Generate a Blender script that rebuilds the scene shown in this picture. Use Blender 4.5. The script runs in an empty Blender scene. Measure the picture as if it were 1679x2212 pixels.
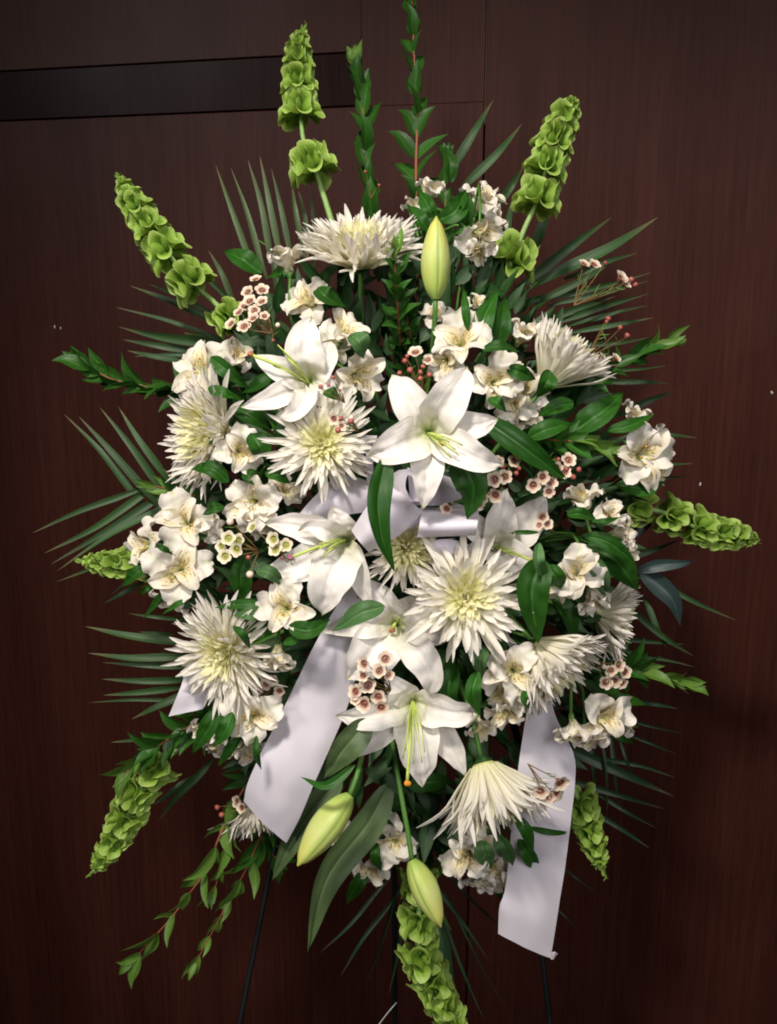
import bpy, math, random
from mathutils import Vector, Matrix, noise

# ------------------------------------------------------------------ camera, world, lamps, exposure
sc = bpy.context.scene
COL = sc.collection
rad = math.radians
PITCH, YAW = rad(13), rad(13)
CAM = Vector((0, 0, 1.50))
D = 1.10                       # camera to the middle of the spray
S = 0.875 / 1679               # metres per picture unit at that distance
FWD = Vector((0, math.cos(PITCH), -math.sin(PITCH)))
UP = Vector((0, math.sin(PITCH), math.cos(PITCH)))
RT = Vector((1, 0, 0))
cam_d = bpy.data.cameras.new('camera')
cam = bpy.data.objects.new('camera', cam_d)
COL.objects.link(cam)
cam.matrix_world = Matrix(((RT.x, UP.x, -FWD.x, CAM.x), (RT.y, UP.y, -FWD.y, CAM.y), (RT.z, UP.z, -FWD.z, CAM.z), (0, 0, 0, 1)))
cam_d.sensor_fit = 'AUTO'
cam_d.angle = 2 * math.atan(0.875 * 1024 / 777 / 2 / D)
cam_d.clip_start = 0.02
cam_d.clip_end = 50
sc.camera = cam

world = bpy.data.worlds.new('World')
sc.world = world
world.use_nodes = True
bg = world.node_tree.nodes['Background']
bg.inputs[0].default_value = (0.95, 0.90, 0.95, 1)
bg.inputs[1].default_value = 0.05

sc.view_settings.view_transform = 'Standard'
sc.view_settings.look = 'None'
sc.view_settings.exposure = 0.0
sc.view_settings.gamma = 1.0
sc.cycles.max_bounces = 8
sc.cycles.diffuse_bounces = 5
sc.cycles.glossy_bounces = 2
sc.cycles.transmission_bounces = 5
sc.cycles.use_denoising = True
sc.cycles.filter_width = 1.9
sc.cycles.caustics_reflective = False
sc.cycles.caustics_refractive = False

AIM = CAM + FWD * D
def lamp(name, loc, power, size, color, aim=AIM):
    l = bpy.data.lights.new(name, 'AREA')
    l.shape = 'DISK'
    l.size = size
    l.energy = power
    l.color = color
    o = bpy.data.objects.new(name, l)
    COL.objects.link(o)
    o.location = loc
    o.rotation_euler = (Vector(aim) - Vector(loc)).to_track_quat('-Z', 'Y').to_euler()
    return o
def spot(name, loc, power, size, color, angle, blend, aim):
    l = bpy.data.lights.new(name, 'SPOT')
    l.energy = power
    l.color = color
    l.shadow_soft_size = size
    l.spot_size = math.radians(angle)
    l.spot_blend = blend
    o = bpy.data.objects.new(name, l)
    COL.objects.link(o)
    o.location = loc
    o.rotation_euler = (Vector(aim) - Vector(loc)).to_track_quat('-Z', 'Y').to_euler()
    return o
spot('ceiling_and_fill_lamp', (-0.35, -0.15, 2.72), 172, 0.13, (1.0, 0.92, 0.81), 52, 1.0, (0.03, 1.03, 1.20))
spot('ceiling_and_fill_lamp', (-2.45, -1.30, 2.60), 215, 0.50, (1.0, 0.94, 0.91), 32, 1.0, (0.0, 1.1, 1.28))
spot('ceiling_and_fill_lamp', (0.8, -1.5, 2.5), 165, 0.55, (0.98, 0.94, 0.95), 42, 1.0, (0.05, 1.1, 1.24))  # soft fill from the camera side, added to lift the shaded mums and ribbon

# ------------------------------------------------------------------ places and directions on the spray
def at(px, py, z=0.0):
    k = (D - z) / D * S
    return CAM + RT * ((px - 839.5) * k) + UP * ((1106 - py) * k) + FWD * (D - z)
def dv(x, y, z):
    return (RT * x + UP * y - FWD * z).normalized()
TOCAM = -FWD
def px_at(z):
    return S * (D - z) / D      # metres per picture unit at lift z
def dome(x, y):
    return 0.13 * math.sqrt(max(0.0, 1 - ((x - 880) / 540) ** 2 - ((y - 1180) / 760) ** 2))
FOAM = at(880, 1220, -0.03)

# ------------------------------------------------------------------ materials
class NT:
    def __init__(s, name):
        s.m = bpy.data.materials.new(name)
        s.m.use_nodes = True
        s.t = s.m.node_tree
        s.t.nodes.clear()
        s.out = s.t.nodes.new('ShaderNodeOutputMaterial')
    def n(s, typ, ins=None, **kw):
        nd = s.t.nodes.new(typ)
        for k, v in kw.items():
            setattr(nd, k, v)
        for k, v in (ins or {}).items():
            s.put(nd.inputs[k], v)
        return nd
    def put(s, sock, v):
        if isinstance(v, bpy.types.NodeSocket):
            s.t.links.new(v, sock)
        elif isinstance(v, tuple) and sock.type == 'RGBA' and len(v) == 3:
            sock.default_value = (*v, 1)
        else:
            sock.default_value = v
    def math(s, op, a, b=0.0, c=0.0):
        return s.n('ShaderNodeMath', {0: a, 1: b, 2: c}, operation=op).outputs[0]
    def ramp(s, f, stops, interp='LINEAR'):
        r = s.n('ShaderNodeValToRGB', {0: f})
        r.color_ramp.interpolation = interp
        e = r.color_ramp.elements
        while len(e) < len(stops):
            e.new(0.5)
        for el, (p, c) in zip(e, stops):
            el.position = p
            el.color = (*c, 1) if len(c) == 3 else c
        return r.outputs[0]
    def mix(s, f, a, b, blend='MIX'):
        nd = s.n('ShaderNodeMix', data_type='RGBA', blend_type=blend)
        s.put(nd.inputs[0], f); s.put(nd.inputs[6], a); s.put(nd.inputs[7], b)
        return nd.outputs[2]
    def uv(s):
        u = s.n('ShaderNodeUVMap')
        sp = s.n('ShaderNodeSeparateXYZ', {0: u.outputs[0]})
        return u.outputs[0], sp.outputs[0], sp.outputs[1]
    def noise(s, vec, scale, detail=3.0, rough=0.5):
        nd = s.n('ShaderNodeTexNoise', {'Scale': scale, 'Detail': detail, 'Roughness': rough})
        if vec is not None:
            s.put(nd.inputs['Vector'], vec)
        return nd.outputs[0]
    def scaled(s, vec, sx, sy, sz=1.0):
        return s.n('ShaderNodeMapping', {'Vector': vec, 'Scale': (sx, sy, sz)}).outputs[0]
    def bump(s, h, strength, dist=0.001):
        return s.n('ShaderNodeBump', {'Height': h, 'Strength': strength, 'Distance': dist}).outputs[0]
    def finish(s, color, rough=0.5, spec=0.3, trans=0.0, tcol=None, normal=None, sheen=0.0, aniso=None):
        ins = {'Base Color': color, 'Roughness': rough, 'Specular IOR Level': spec}
        if sheen:
            ins['Sheen Weight'] = sheen
        if normal is not None:
            ins['Normal'] = normal
        p = s.n('ShaderNodeBsdfPrincipled', ins)
        last = p.outputs[0]
        if trans > 0:
            ti = {'Color': tcol if tcol is not None else color}
            if normal is not None:
                ti['Normal'] = normal
            tr = s.n('ShaderNodeBsdfTranslucent', ti)
            last = s.n('ShaderNodeMixShader', {0: trans, 1: last, 2: tr.outputs[0]}).outputs[0]
        s.t.links.new(last, s.out.inputs[0])
        return s.m

def jitter(t, col, amt=0.12):
    """a little lighter or darker from one piece to the next"""
    oi = t.n('ShaderNodeObjectInfo')
    v = t.math('MULTIPLY_ADD', oi.outputs['Random'], 2 * amt, 1 - amt)
    hs = t.n('ShaderNodeHueSaturation', {'Color': col, 'Value': v})
    return hs.outputs[0]

def petal_mat(name, stops, trans=0.28, flecks=False, blotch=None, veins=36.0, vs=0.35, tipgreen=False):
    t = NT(name)
    uv, u, v = t.uv()
    col = t.ramp(u, stops)
    big = t.noise(t.scaled(uv, 2.0, 6.0), 2.0, 2.0)
    col = t.mix(t.math('MULTIPLY', big, 0.22), col, (0.70, 0.66, 0.60), 'MULTIPLY')
    if blotch:
        dvv = t.math('ABSOLUTE', t.math('SUBTRACT', v, 0.5))
        f = t.math('MULTIPLY', t.ramp(u, [(0.22, (0, 0, 0)), (0.42, (1, 1, 1)), (0.6, (1, 1, 1)), (0.82, (0, 0, 0))]),
                   t.ramp(dvv, [(0.18, (1, 1, 1)), (0.45, (0, 0, 0))]))
        col = t.mix(t.math('MULTIPLY', f, 0.55), col, blotch)
    if flecks:
        vo = t.n('ShaderNodeTexVoronoi', {'Vector': t.scaled(uv, 9.0, 8.0), 'Scale': 1.0, 'Randomness': 0.8})
        sp = t.n('ShaderNodeSeparateXYZ', {0: vo.outputs['Position']})
        here = t.scaled(uv, 9.0, 8.0)
        df = t.n('ShaderNodeVectorMath', {0: here, 1: vo.outputs['Position']}, operation='SUBTRACT').outputs[0]
        df = t.scaled(df, 0.8, 2.6)
        ln = t.n('ShaderNodeVectorMath', {0: df}, operation='LENGTH').outputs['Value']
        dot = t.math('LESS_THAN', ln, 0.42)
        dvv = t.math('ABSOLUTE', t.math('SUBTRACT', v, 0.5))
        zone = t.math('MULTIPLY', t.math('MULTIPLY', t.math('GREATER_THAN', u, 0.30), t.math('LESS_THAN', u, 0.80)), t.math('LESS_THAN', dvv, 0.36))
        col = t.mix(t.math('MULTIPLY', t.math('MULTIPLY', dot, zone), 0.9), col, (0.07, 0.028, 0.015))
    if tipgreen:
        dvv = t.math('ABSOLUTE', t.math('SUBTRACT', v, 0.5))
        f = t.math('MULTIPLY', t.ramp(u, [(0.55, (0, 0, 0)), (1.0, (1, 1, 1))]), t.ramp(dvv, [(0.02, (1, 1, 1)), (0.16, (0, 0, 0))]))
        col = t.mix(t.math('MULTIPLY', f, 0.55), col, (0.40, 0.50, 0.16))
    col = jitter(t, col, 0.05)
    vn = t.noise(t.scaled(uv, 1.2, veins), 1.0, 3.0)
    return t.finish(col, 0.5, 0.25, trans, None, t.bump(vn, vs, 0.0012))

def leaf_mat(name, base, light, rough=0.42, trans=0.18, parallel=26.0, mid=True, tip=None, spec=0.4):
    t = NT(name)
    uv, u, v = t.uv()
    nz = t.noise(t.scaled(uv, 3.0, 3.0), 2.2, 4.0)
    col = t.mix(nz, base, light)
    if tip:
        col = t.mix(t.ramp(u, [(0.72, (0, 0, 0)), (1.0, (1, 1, 1))]), col, tip)
    if mid:
        dvv = t.math('ABSOLUTE', t.math('SUBTRACT', v, 0.5))
        f = t.ramp(dvv, [(0.015, (1, 1, 1)), (0.05, (0, 0, 0))])
        col = t.mix(t.math('MULTIPLY', f, 0.45), col, tuple(min(1, c * 2.0 + 0.02) for c in light))
    st = t.noise(t.scaled(uv, 1.5, parallel), 1.0, 2.0)
    col = t.mix(t.math('MULTIPLY', st, 0.5), col, tuple(c * 0.55 for c in base))
    col = jitter(t, col, 0.22)
    return t.finish(col, rough, spec, trans, t.mix(0.5, col, light), t.bump(st, 0.35, 0.001))

M = {}
W0 = (0.84, 0.81, 0.765)
M['lily'] = petal_mat('lily_petal', [(0.0, (0.50, 0.58, 0.22)), (0.16, (0.78, 0.77, 0.62)), (0.4, W0), (0.93, (0.84, 0.80, 0.76)), (1.0, (0.72, 0.72, 0.46))], 0.22, veins=22, vs=0.75)
M['mum'] = petal_mat('mum_petal', [(0.0, (0.86, 0.84, 0.58)), (0.45, (0.88, 0.85, 0.71)), (0.8, (0.87, 0.84, 0.77)), (1.0, (0.85, 0.80, 0.76))], 0.42, veins=5, vs=0.3)
M['mum_inner'] = petal_mat('mum_inner_petal', [(0.0, (0.74, 0.76, 0.28)), (0.5, (0.86, 0.84, 0.48)), (1.0, (0.88, 0.86, 0.64))], 0.42, veins=5, vs=0.4)
M['alstro'] = petal_mat('alstroemeria_petal', [(0.0, (0.60, 0.62, 0.30)), (0.25, (0.80, 0.76, 0.62)), (0.6, (0.83, 0.79, 0.71)), (1.0, (0.82, 0.77, 0.71))], 0.28, veins=14, vs=0.6, tipgreen=True)
M['alstro_in'] = petal_mat('alstroemeria_inner_petal', [(0.0, (0.60, 0.60, 0.28)), (0.3, (0.80, 0.74, 0.55)), (1.0, (0.82, 0.77, 0.68))], 0.28, flecks=True, blotch=(0.82, 0.66, 0.24), veins=12, vs=0.5)
M['wax'] = petal_mat('waxflower_petal', [(0.0, (0.30, 0.10, 0.07)), (0.30, (0.45, 0.26, 0.18)), (0.55, (0.68, 0.55, 0.43)), (1.0, (0.76, 0.67, 0.56))], 0.15, veins=10, vs=0.3)
M['wax_green'] = petal_mat('waxflower_green_petal', [(0.0, (0.30, 0.33, 0.08)), (0.35, (0.50, 0.48, 0.22)), (0.62, (0.70, 0.63, 0.48)), (1.0, (0.78, 0.71, 0.58))], 0.15, veins=10, vs=0.3)

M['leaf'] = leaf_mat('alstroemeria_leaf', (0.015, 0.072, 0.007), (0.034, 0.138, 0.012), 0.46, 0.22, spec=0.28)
M['leaf_pale'] = leaf_mat('pale_leaf_underside', (0.055, 0.145, 0.040), (0.095, 0.21, 0.065), 0.55, 0.25)
M['lily_leaf'] = leaf_mat('lily_leaf', (0.013, 0.068, 0.007), (0.028, 0.118, 0.011), 0.42, 0.18, parallel=18, spec=0.3)
M['palm'] = leaf_mat('palm_leaflet', (0.022, 0.064, 0.018), (0.048, 0.110, 0.032), 0.5, 0.15, parallel=10, mid=False, tip=(0.16, 0.13, 0.06))
M['palm_pale'] = leaf_mat('pale_palm_leaflet', (0.050, 0.090, 0.032), (0.100, 0.150, 0.058), 0.5, 0.15, parallel=10, mid=False, tip=(0.18, 0.13, 0.07))
M['palm_dark'] = leaf_mat('dark_palm_leaflet', (0.014, 0.045, 0.018), (0.026, 0.070, 0.026), 0.45, 0.10, parallel=10, mid=False, tip=(0.09, 0.06, 0.04))
M['myrtle'] = leaf_mat('myrtle_leaf', (0.018, 0.075, 0.009), (0.042, 0.140, 0.016), 0.42, 0.2, parallel=5, spec=0.3)
M['myrtle_young'] = leaf_mat('young_myrtle_leaf', (0.085, 0.19, 0.024), (0.15, 0.27, 0.045), 0.45, 0.25, parallel=5)
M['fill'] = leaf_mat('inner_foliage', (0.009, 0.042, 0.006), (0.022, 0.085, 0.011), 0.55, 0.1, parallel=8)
M['eucalyptus'] = leaf_mat('blue_grey_leaf', (0.022, 0.042, 0.040), (0.040, 0.068, 0.062), 0.35, 0.05)

def bell_material():
    t = NT('bell_calyx')
    uv, u, v = t.uv()
    col = t.ramp(u, [(0.0, (0.070, 0.165, 0.014)), (0.35, (0.145, 0.285, 0.028)), (0.75, (0.245, 0.405, 0.050)), (1.0, (0.40, 0.54, 0.14))])
    vo = t.n('ShaderNodeTexVoronoi', {'Vector': t.scaled(uv, 7.0, 18.0), 'Scale': 1.0}, feature='DISTANCE_TO_EDGE')
    e = t.ramp(vo.outputs[0], [(0.0, (1, 1, 1)), (0.10, (0, 0, 0))])
    col = t.mix(t.math('MULTIPLY', e, 0.28), col, (0.40, 0.52, 0.14))
    col = jitter(t, col, 0.16)
    return t.finish(col, 0.45, 0.35, 0.3, t.mix(0.6, col, (0.40, 0.52, 0.06)), t.bump(vo.outputs[0], 0.4, 0.001))
M['bell'] = bell_material()

def bud_material():
    t = NT('lily_bud')
    uv, u, v = t.uv()
    # three seams run the length of the bud
    s3 = t.math('ABSOLUTE', t.math('SUBTRACT', t.math('FRACT', t.math('MULTIPLY', v, 3.0)), 0.5))
    col = t.ramp(u, [(0.0, (0.22, 0.38, 0.05)), (0.2, (0.42, 0.53, 0.10)), (0.55, (0.53, 0.59, 0.19)), (0.92, (0.56, 0.57, 0.11)), (1.0, (0.38, 0.38, 0.05))])
    rib = t.ramp(s3, [(0.08, (1, 1, 1)), (0.26, (0, 0, 0))])
    col = t.mix(t.math('MULTIPLY', rib, 0.55), col, (0.33, 0.47, 0.07))
    seam = t.ramp(s3, [(0.012, (1, 1, 1)), (0.065, (0, 0, 0))])
    col = t.mix(t.math('MULTIPLY', seam, 0.7), col, (0.13, 0.21, 0.03))
    nz = t.noise(t.scaled(uv, 3.0, 14.0), 1.5, 4.0)
    col = t.mix(t.math('MULTIPLY', nz, 0.22), col, (0.70, 0.72, 0.36))
    return t.finish(col, 0.42, 0.35, 0.12, None, t.bump(nz, 0.3, 0.002))
M['bud'] = bud_material()

def plain(name, c, rough=0.5, spec=0.3, amt=0.12, trans=0.0, scale=400.0):
    t = NT(name)
    co = t.n('ShaderNodeTexCoord').outputs['Object']
    nz = t.noise(co, scale, 3.0)
    col = t.mix(nz, tuple(x * (1 - 2 * amt) for x in c), tuple(min(1, x * (1 + 2 * amt)) for x in c))
    return t.finish(col, rough, spec, trans, None, t.bump(nz, 0.15, 0.0005))
M['stem'] = plain('green_stem', (0.07, 0.17, 0.03), 0.45)
M['bellstem'] = plain('pale_green_stem', (0.21, 0.34, 0.10), 0.45)
M['twig'] = plain('red_brown_twig', (0.22, 0.065, 0.028), 0.5)
M['waxtwig'] = plain('thin_brown_twig', (0.17, 0.10, 0.035), 0.55)
M['waxneedle'] = plain('waxflower_needle', (0.09, 0.16, 0.03), 0.5)
M['filament'] = plain('filament', (0.55, 0.66, 0.16), 0.4, trans=0.2)
M['stigma'] = plain('stigma', (0.40, 0.15, 0.08), 0.5)
M['stigma_orange'] = plain('stigma_orange', (0.65, 0.25, 0.03), 0.5)
M['stigma_plum'] = plain('stigma_plum', (0.28, 0.10, 0.14), 0.5)
M['anther'] = plain('anther', (0.50, 0.30, 0.06), 0.6)
M['wax_eye'] = plain('waxflower_eye', (0.17, 0.060, 0.038), 0.3, 0.5)
M['wax_eye_green'] = plain('waxflower_green_eye', (0.22, 0.22, 0.03), 0.35, 0.5)
M['berry'] = plain('waxflower_bud_red', (0.33, 0.085, 0.065), 0.35, 0.5)
M['berry_pale'] = plain('waxflower_bud_pale', (0.75, 0.55, 0.45), 0.35, 0.5)
M['foam'] = plain('wet_floral_foam', (0.02, 0.04, 0.02), 0.9)
M['wire'] = plain('dark_green_wire', (0.004, 0.007, 0.007), 0.6, 0.2)
M['silver'] = plain('bright_wire', (0.35, 0.36, 0.38), 0.3, 0.8)

def satin():
    t = NT('white_satin')
    uv, u, v = t.uv()
    weave = t.noise(t.scaled(uv, 6.0, 220.0), 1.0, 2.0)
    soft = t.noise(t.scaled(uv, 5.0, 3.0), 1.0, 3.0)
    col = t.mix(soft, (0.75, 0.71, 0.80), (0.84, 0.80, 0.88))  # white ribbon; the lavender cast of the lighting is mixed into its colour
    return t.finish(col, 0.36, 0.55, 0.33, None, t.bump(weave, 0.12, 0.0004), sheen=0.3)
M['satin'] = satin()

def wood(name, c0, c1, c2, rough, spec=0.14):
    t = NT(name)
    co = t.n('ShaderNodeTexCoord').outputs['Object']
    oi = t.n('ShaderNodeObjectInfo')
    off = t.n('ShaderNodeCombineXYZ', {0: t.math('MULTIPLY', oi.outputs['Random'], 37.0)})
    co = t.n('ShaderNodeVectorMath', {0: co, 1: off.outputs[0]}, operation='ADD').outputs[0]
    a = t.noise(t.scaled(co, 55.0, 55.0, 0.9), 3.0, 5.0, 0.6)
    b = t.noise(t.scaled(co, 5.0, 5.0, 0.45), 2.0, 3.0)
    pore = t.noise(t.scaled(co, 160.0, 160.0, 7.0), 2.0, 2.0)
    f = t.math('MULTIPLY_ADD', a, 0.5, t.math('MULTIPLY', b, 0.5))
    col = t.ramp(f, [(0.34, c0), (0.5, c1), (0.66, c2)])
    col = t.mix(t.ramp(pore, [(0.34, (0.30, 0.30, 0.30)), (0.48, (0, 0, 0))]), col, tuple(x * 0.35 for x in c0))
    smudge = t.noise(co, 5.0, 4.0)
    r = t.math('MULTIPLY_ADD', smudge, 0.16, rough - 0.08)
    return t.finish(col, r, spec, 0, None, t.bump(t.math('ADD', a, pore), 0.10, 0.0006))
M['wood'] = wood('mahogany_laminate', (0.033, 0.0094, 0.0064), (0.047, 0.0136, 0.0094), (0.065, 0.0196, 0.0134), 0.40)
M['rail'] = wood('black_brown_trim', (0.013, 0.0052, 0.0044), (0.017, 0.0066, 0.0056), (0.022, 0.0088, 0.0072), 0.27, 0.05)
M['gap'] = plain('dark_joint', (0.006, 0.003, 0.003), 0.8)
M['strip'] = plain('joint_edge', (0.11, 0.075, 0.06), 0.4)
M['speck'] = plain('paint_speck', (0.6, 0.58, 0.55), 0.6)

# ------------------------------------------------------------------ mesh helpers
def mesh_from(name, verts, faces, mat, uvs=None):
    me = bpy.data.meshes.new(name)
    me.from_pydata([tuple(v) for v in verts], [], faces)
    if uvs is not None:
        ul = me.uv_layers.new(name='UVMap')
        idx = [0] * len(me.loops)
        me.loops.foreach_get('vertex_index', idx)
        flat = []
        for i in idx:
            flat.extend(uvs[i])
        ul.data.foreach_set('uv', flat)
    me.polygons.foreach_set('use_smooth', [True] * len(me.polygons))
    me.materials.append(mat)
    me.update()
    return me

def catmull(pts, n):
    pts = [Vector(p) for p in pts]
    if len(pts) == 2:
        pts = [pts[0], pts[0].lerp(pts[1], 0.5), pts[1]]
    P = [pts[0] * 2 - pts[1]] + pts + [pts[-1] * 2 - pts[-2]]
    m = len(pts) - 1
    # even spacing by arc length
    raw = []
    for i in range(m):
        for k in range(12):
            t = k / 12
            a, b, c, d = P[i], P[i + 1], P[i + 2], P[i + 3]
            raw.append(0.5 * ((2 * b) + (c - a) * t + (2 * a - 5 * b + 4 * c - d) * t * t + (3 * b - a - 3 * c + d) * t ** 3))
    raw.append(pts[-1].copy())
    L = [0.0]
    for a, b in zip(raw, raw[1:]):
        L.append(L[-1] + (b - a).length)
    out, j = [], 0
    for i in range(n + 1):
        s = L[-1] * i / n
        while j < len(L) - 2 and L[j + 1] < s:
            j += 1
        f = (s - L[j]) / max(1e-9, L[j + 1] - L[j])
        out.append(raw[j].lerp(raw[j + 1], min(1, max(0, f))))
    return out

def blade(pts, half, wf, nh, cup=0.15, fold=0.0, ruf=(0.0, 3.0, 0.0), nu=14, nv=6, twist=0.0, wob=0.0, dent=0.0, groove=0.0):
    """a curved petal, leaf or ribbon along PTS; returns verts, faces, uvs"""
    c = catmull(pts, nu)
    V, F, UV = [], [], []
    nh = Vector(nh)
    for i in range(nu + 1):
        u = i / nu
        T = (c[min(nu, i + 1)] - c[max(0, i - 1)]).normalized()
        side = T.cross(nh)
        if side.length < 1e-5:
            side = T.orthogonal()
        side.normalize()
        N = side.cross(T).normalized()
        if twist:
            q = Matrix.Rotation(twist * u, 3, T)
            side, N = q @ side, q @ N
        w = half * wf(u)
        for j in range(nv + 1):
            v = -1 + 2 * j / nv
            edge = v * v
            h = cup * w * edge + fold * w * abs(v) + ruf[0] * half * edge * abs(v) * math.sin(ruf[1] * u * 6.283 + ruf[2] + (1.9 if v > 0 else 0))
            if dent:
                h += dent * half * noise.noise(Vector((u * 4.2 + ruf[2] * 3, v * 1.3 + ruf[2], ruf[2] * 1.7))) + 0.5 * dent * half * noise.noise(Vector((u * 11 + ruf[2], v * 2.2, ruf[2] * 5.1)))
            if groove:
                h -= groove * w * math.exp(-(v / 0.16) ** 2)
            ww = w * v * (1 + wob * math.sin(ruf[1] * 1.7 * u * 6.283 + ruf[2] * 2 + v))
            V.append(c[i] + side * ww + N * h)
            UV.append((u, v * 0.5 + 0.5))
    for i in range(nu):
        for j in range(nv):
            a = i * (nv + 1) + j
            F.append((a, a + 1, a + nv + 2, a + nv + 1))
    return V, F, UV

def tube(pts, r0, r1=None, n=12, sides=7, cap=True):
    r1 = r0 if r1 is None else r1
    c = catmull(pts, n)
    V, F, UV = [], [], []
    ref = None
    for i in range(n + 1):
        T = (c[min(n, i + 1)] - c[max(0, i - 1)]).normalized()
        if ref is None:
            ref = T.orthogonal().normalized()
        ref = (ref - T * ref.dot(T)).normalized()
        b = T.cross(ref)
        r = r0 + (r1 - r0) * i / n
        for j in range(sides):
            a = 2 * math.pi * j / sides
            V.append(c[i] + (ref * math.cos(a) + b * math.sin(a)) * r)
            UV.append((i / n, j / sides))
    for i in range(n):
        for j in range(sides):
            k = (j + 1) % sides
            F.append((i * sides + j, i * sides + k, (i + 1) * sides + k, (i + 1) * sides + j))
    if cap:
        F.append(tuple(range(sides))[::-1])
        F.append(tuple(n * sides + j for j in range(sides)))
    return V, F, UV

def lathe(prof, sides, wob=None):
    """prof: list of (r, z); wob(i, a) scales r and adds z"""
    V, F, UV = [], [], []
    for i, (r, z) in enumerate(prof):
        for j in range(sides + 1):
            a = 2 * math.pi * j / sides
            s, dz = wob(i / (len(prof) - 1), a) if wob else (1, 0)
            V.append(Vector((r * s * math.cos(a), r * s * math.sin(a), z + dz)))
            UV.append((i / (len(prof) - 1), j / sides))
    m = sides + 1
    for i in range(len(prof) - 1):
        for j in range(sides):
            F.append((i * m + j, i * m + j + 1, (i + 1) * m + j + 1, (i + 1) * m + j))
    return V, F, UV

THINGS = {}
def thing(name, label, cat, loc, group=None, rot=None):
    o = bpy.data.objects.new(name, None)
    o.empty_display_size = 0.02
    COL.objects.link(o)
    m = Matrix.Translation(loc)
    if rot is not None:
        m = m @ rot.to_4x4()
    o.matrix_basis = m
    o['label'] = label
    o['category'] = cat
    if group:
        o['group'] = group
    THINGS[label] = o
    return o

def part_w(name, geo, mat, parent):
    """geometry in world coordinates, made a part of PARENT"""
    inv = parent.matrix_basis.inverted()
    if parent.parent:
        inv = (parent.parent.matrix_basis @ parent.matrix_basis).inverted()
    V = [inv @ v for v in geo[0]]
    me = mesh_from(name, V, geo[1], mat, geo[2])
    o = bpy.data.objects.new(name, me)
    COL.objects.link(o)
    o.parent = parent
    return o

def part_i(name, me, parent, mat4):
    o = bpy.data.objects.new(name, me)
    COL.objects.link(o)
    o.parent = parent
    o.matrix_basis = mat4
    return o

def frame(axis, spin=0.0):
    return axis.to_track_quat('Z', 'Y').to_matrix() @ Matrix.Rotation(spin, 3, 'Z')

# width profiles
def w_lily(u):
    return max(0.0, 0.30 * (1 - u) ** 2 + math.sin(math.pi * min(1, u) ** 0.95) ** 0.8 * (1.03 - 0.22 * u * u)) if u < 0.999 else 0.03
def w_leaf(u):
    return max(0.02, math.sin(math.pi * u ** 0.72) ** 0.95 * (1.06 - 0.3 * u * u)) if u < 0.999 else 0.01
def w_lance(u):
    return max(0.02, (math.sin(math.pi * u ** 0.62) ** 0.9)) if u < 0.999 else 0.01
def w_palm(u):
    return max(0.03, min(1.0, 0.35 + 2.2 * u) * (1 - u ** 2.2)) if u < 0.999 else 0.01
def w_obov(u):
    return max(0.12, 0.22 + 0.85 * math.sin(math.pi * u ** 1.5) ** 0.8) if u < 0.97 else 0.42
def w_spat(u):
    return max(0.14, 0.22 + 0.78 * math.sin(math.pi * u ** 1.3) ** 0.9) if u < 0.99 else 0.16
def w_mum(u):
    return (0.55 + 0.45 * math.sin(math.pi * min(1, u * 0.9) ** 1.3)) * (1 - 0.8 * max(0.0, (u - 0.76) / 0.24) ** 2)
def w_one(u):
    return 1.0

def stem_to(parent, p0, axis, r, mat, name='stem', reach=0.75):
    end = p0.lerp(FOAM, reach)
    back = (FOAM - p0)
    end = end - TOCAM * 0.01
    mid = p0 - axis * min(0.06, back.length * 0.35)
    g = tube([p0, mid, end], r, r, 10, 6)
    return part_w(name, g, mat, parent)

# ------------------------------------------------------------------ the wall
def wall_basis():
    n = Vector((-math.sin(YAW), -math.cos(YAW), 0))
    ax = Vector((math.cos(YAW), -math.sin(YAW), 0))
    return n, ax, Vector((0, 1.45, 0))
WN, WA, WO = wall_basis()
def wall_hit(px, py):
    d = at(px, py, 0) - CAM
    t = (WO - CAM).dot(WN) / d.dot(WN)
    p = CAM + d * t
    return (p - WO).dot(WA), p.z
wall = bpy.data.objects.new('wall', None)
COL.objects.link(wall)
wall['kind'] = 'structure'
wall.matrix_basis = Matrix.Translation(WO) @ Matrix.Rotation(-YAW, 4, 'Z')

def wbox(name, x0, x1, z0, z1, y0, y1, mat, parent, bev=0.0008):
    """a board lying in the wall: x along it, y towards the room is negative"""
    b = bev
    V, F = [], []
    ring = [(x0, y1, z0), (x1, y1, z0), (x1, y1, z1), (x0, y1, z1)]
    mid = [(x0, y0 + b, z0), (x1, y0 + b, z0), (x1, y0 + b, z1), (x0, y0 + b, z1)]
    top = [(x0 + b, y0, z0 + b), (x1 - b, y0, z0 + b), (x1 - b, y0, z1 - b), (x0 + b, y0, z1 - b)]
    V = [Vector(p) for p in ring + mid + top]
    for k in (0, 4):
        for i in range(4):
            j = (i + 1) % 4
            F.append((k + i, k + j, k + 4 + j, k + 4 + i))
    F.append((8, 9, 10, 11))
    me = mesh_from(name, V, F, mat)
    me.polygons.foreach_set('use_smooth', [False] * len(me.polygons))
    o = bpy.data.objects.new(name, me)
    COL.objects.link(o)
    o.parent = parent
    return o

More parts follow.
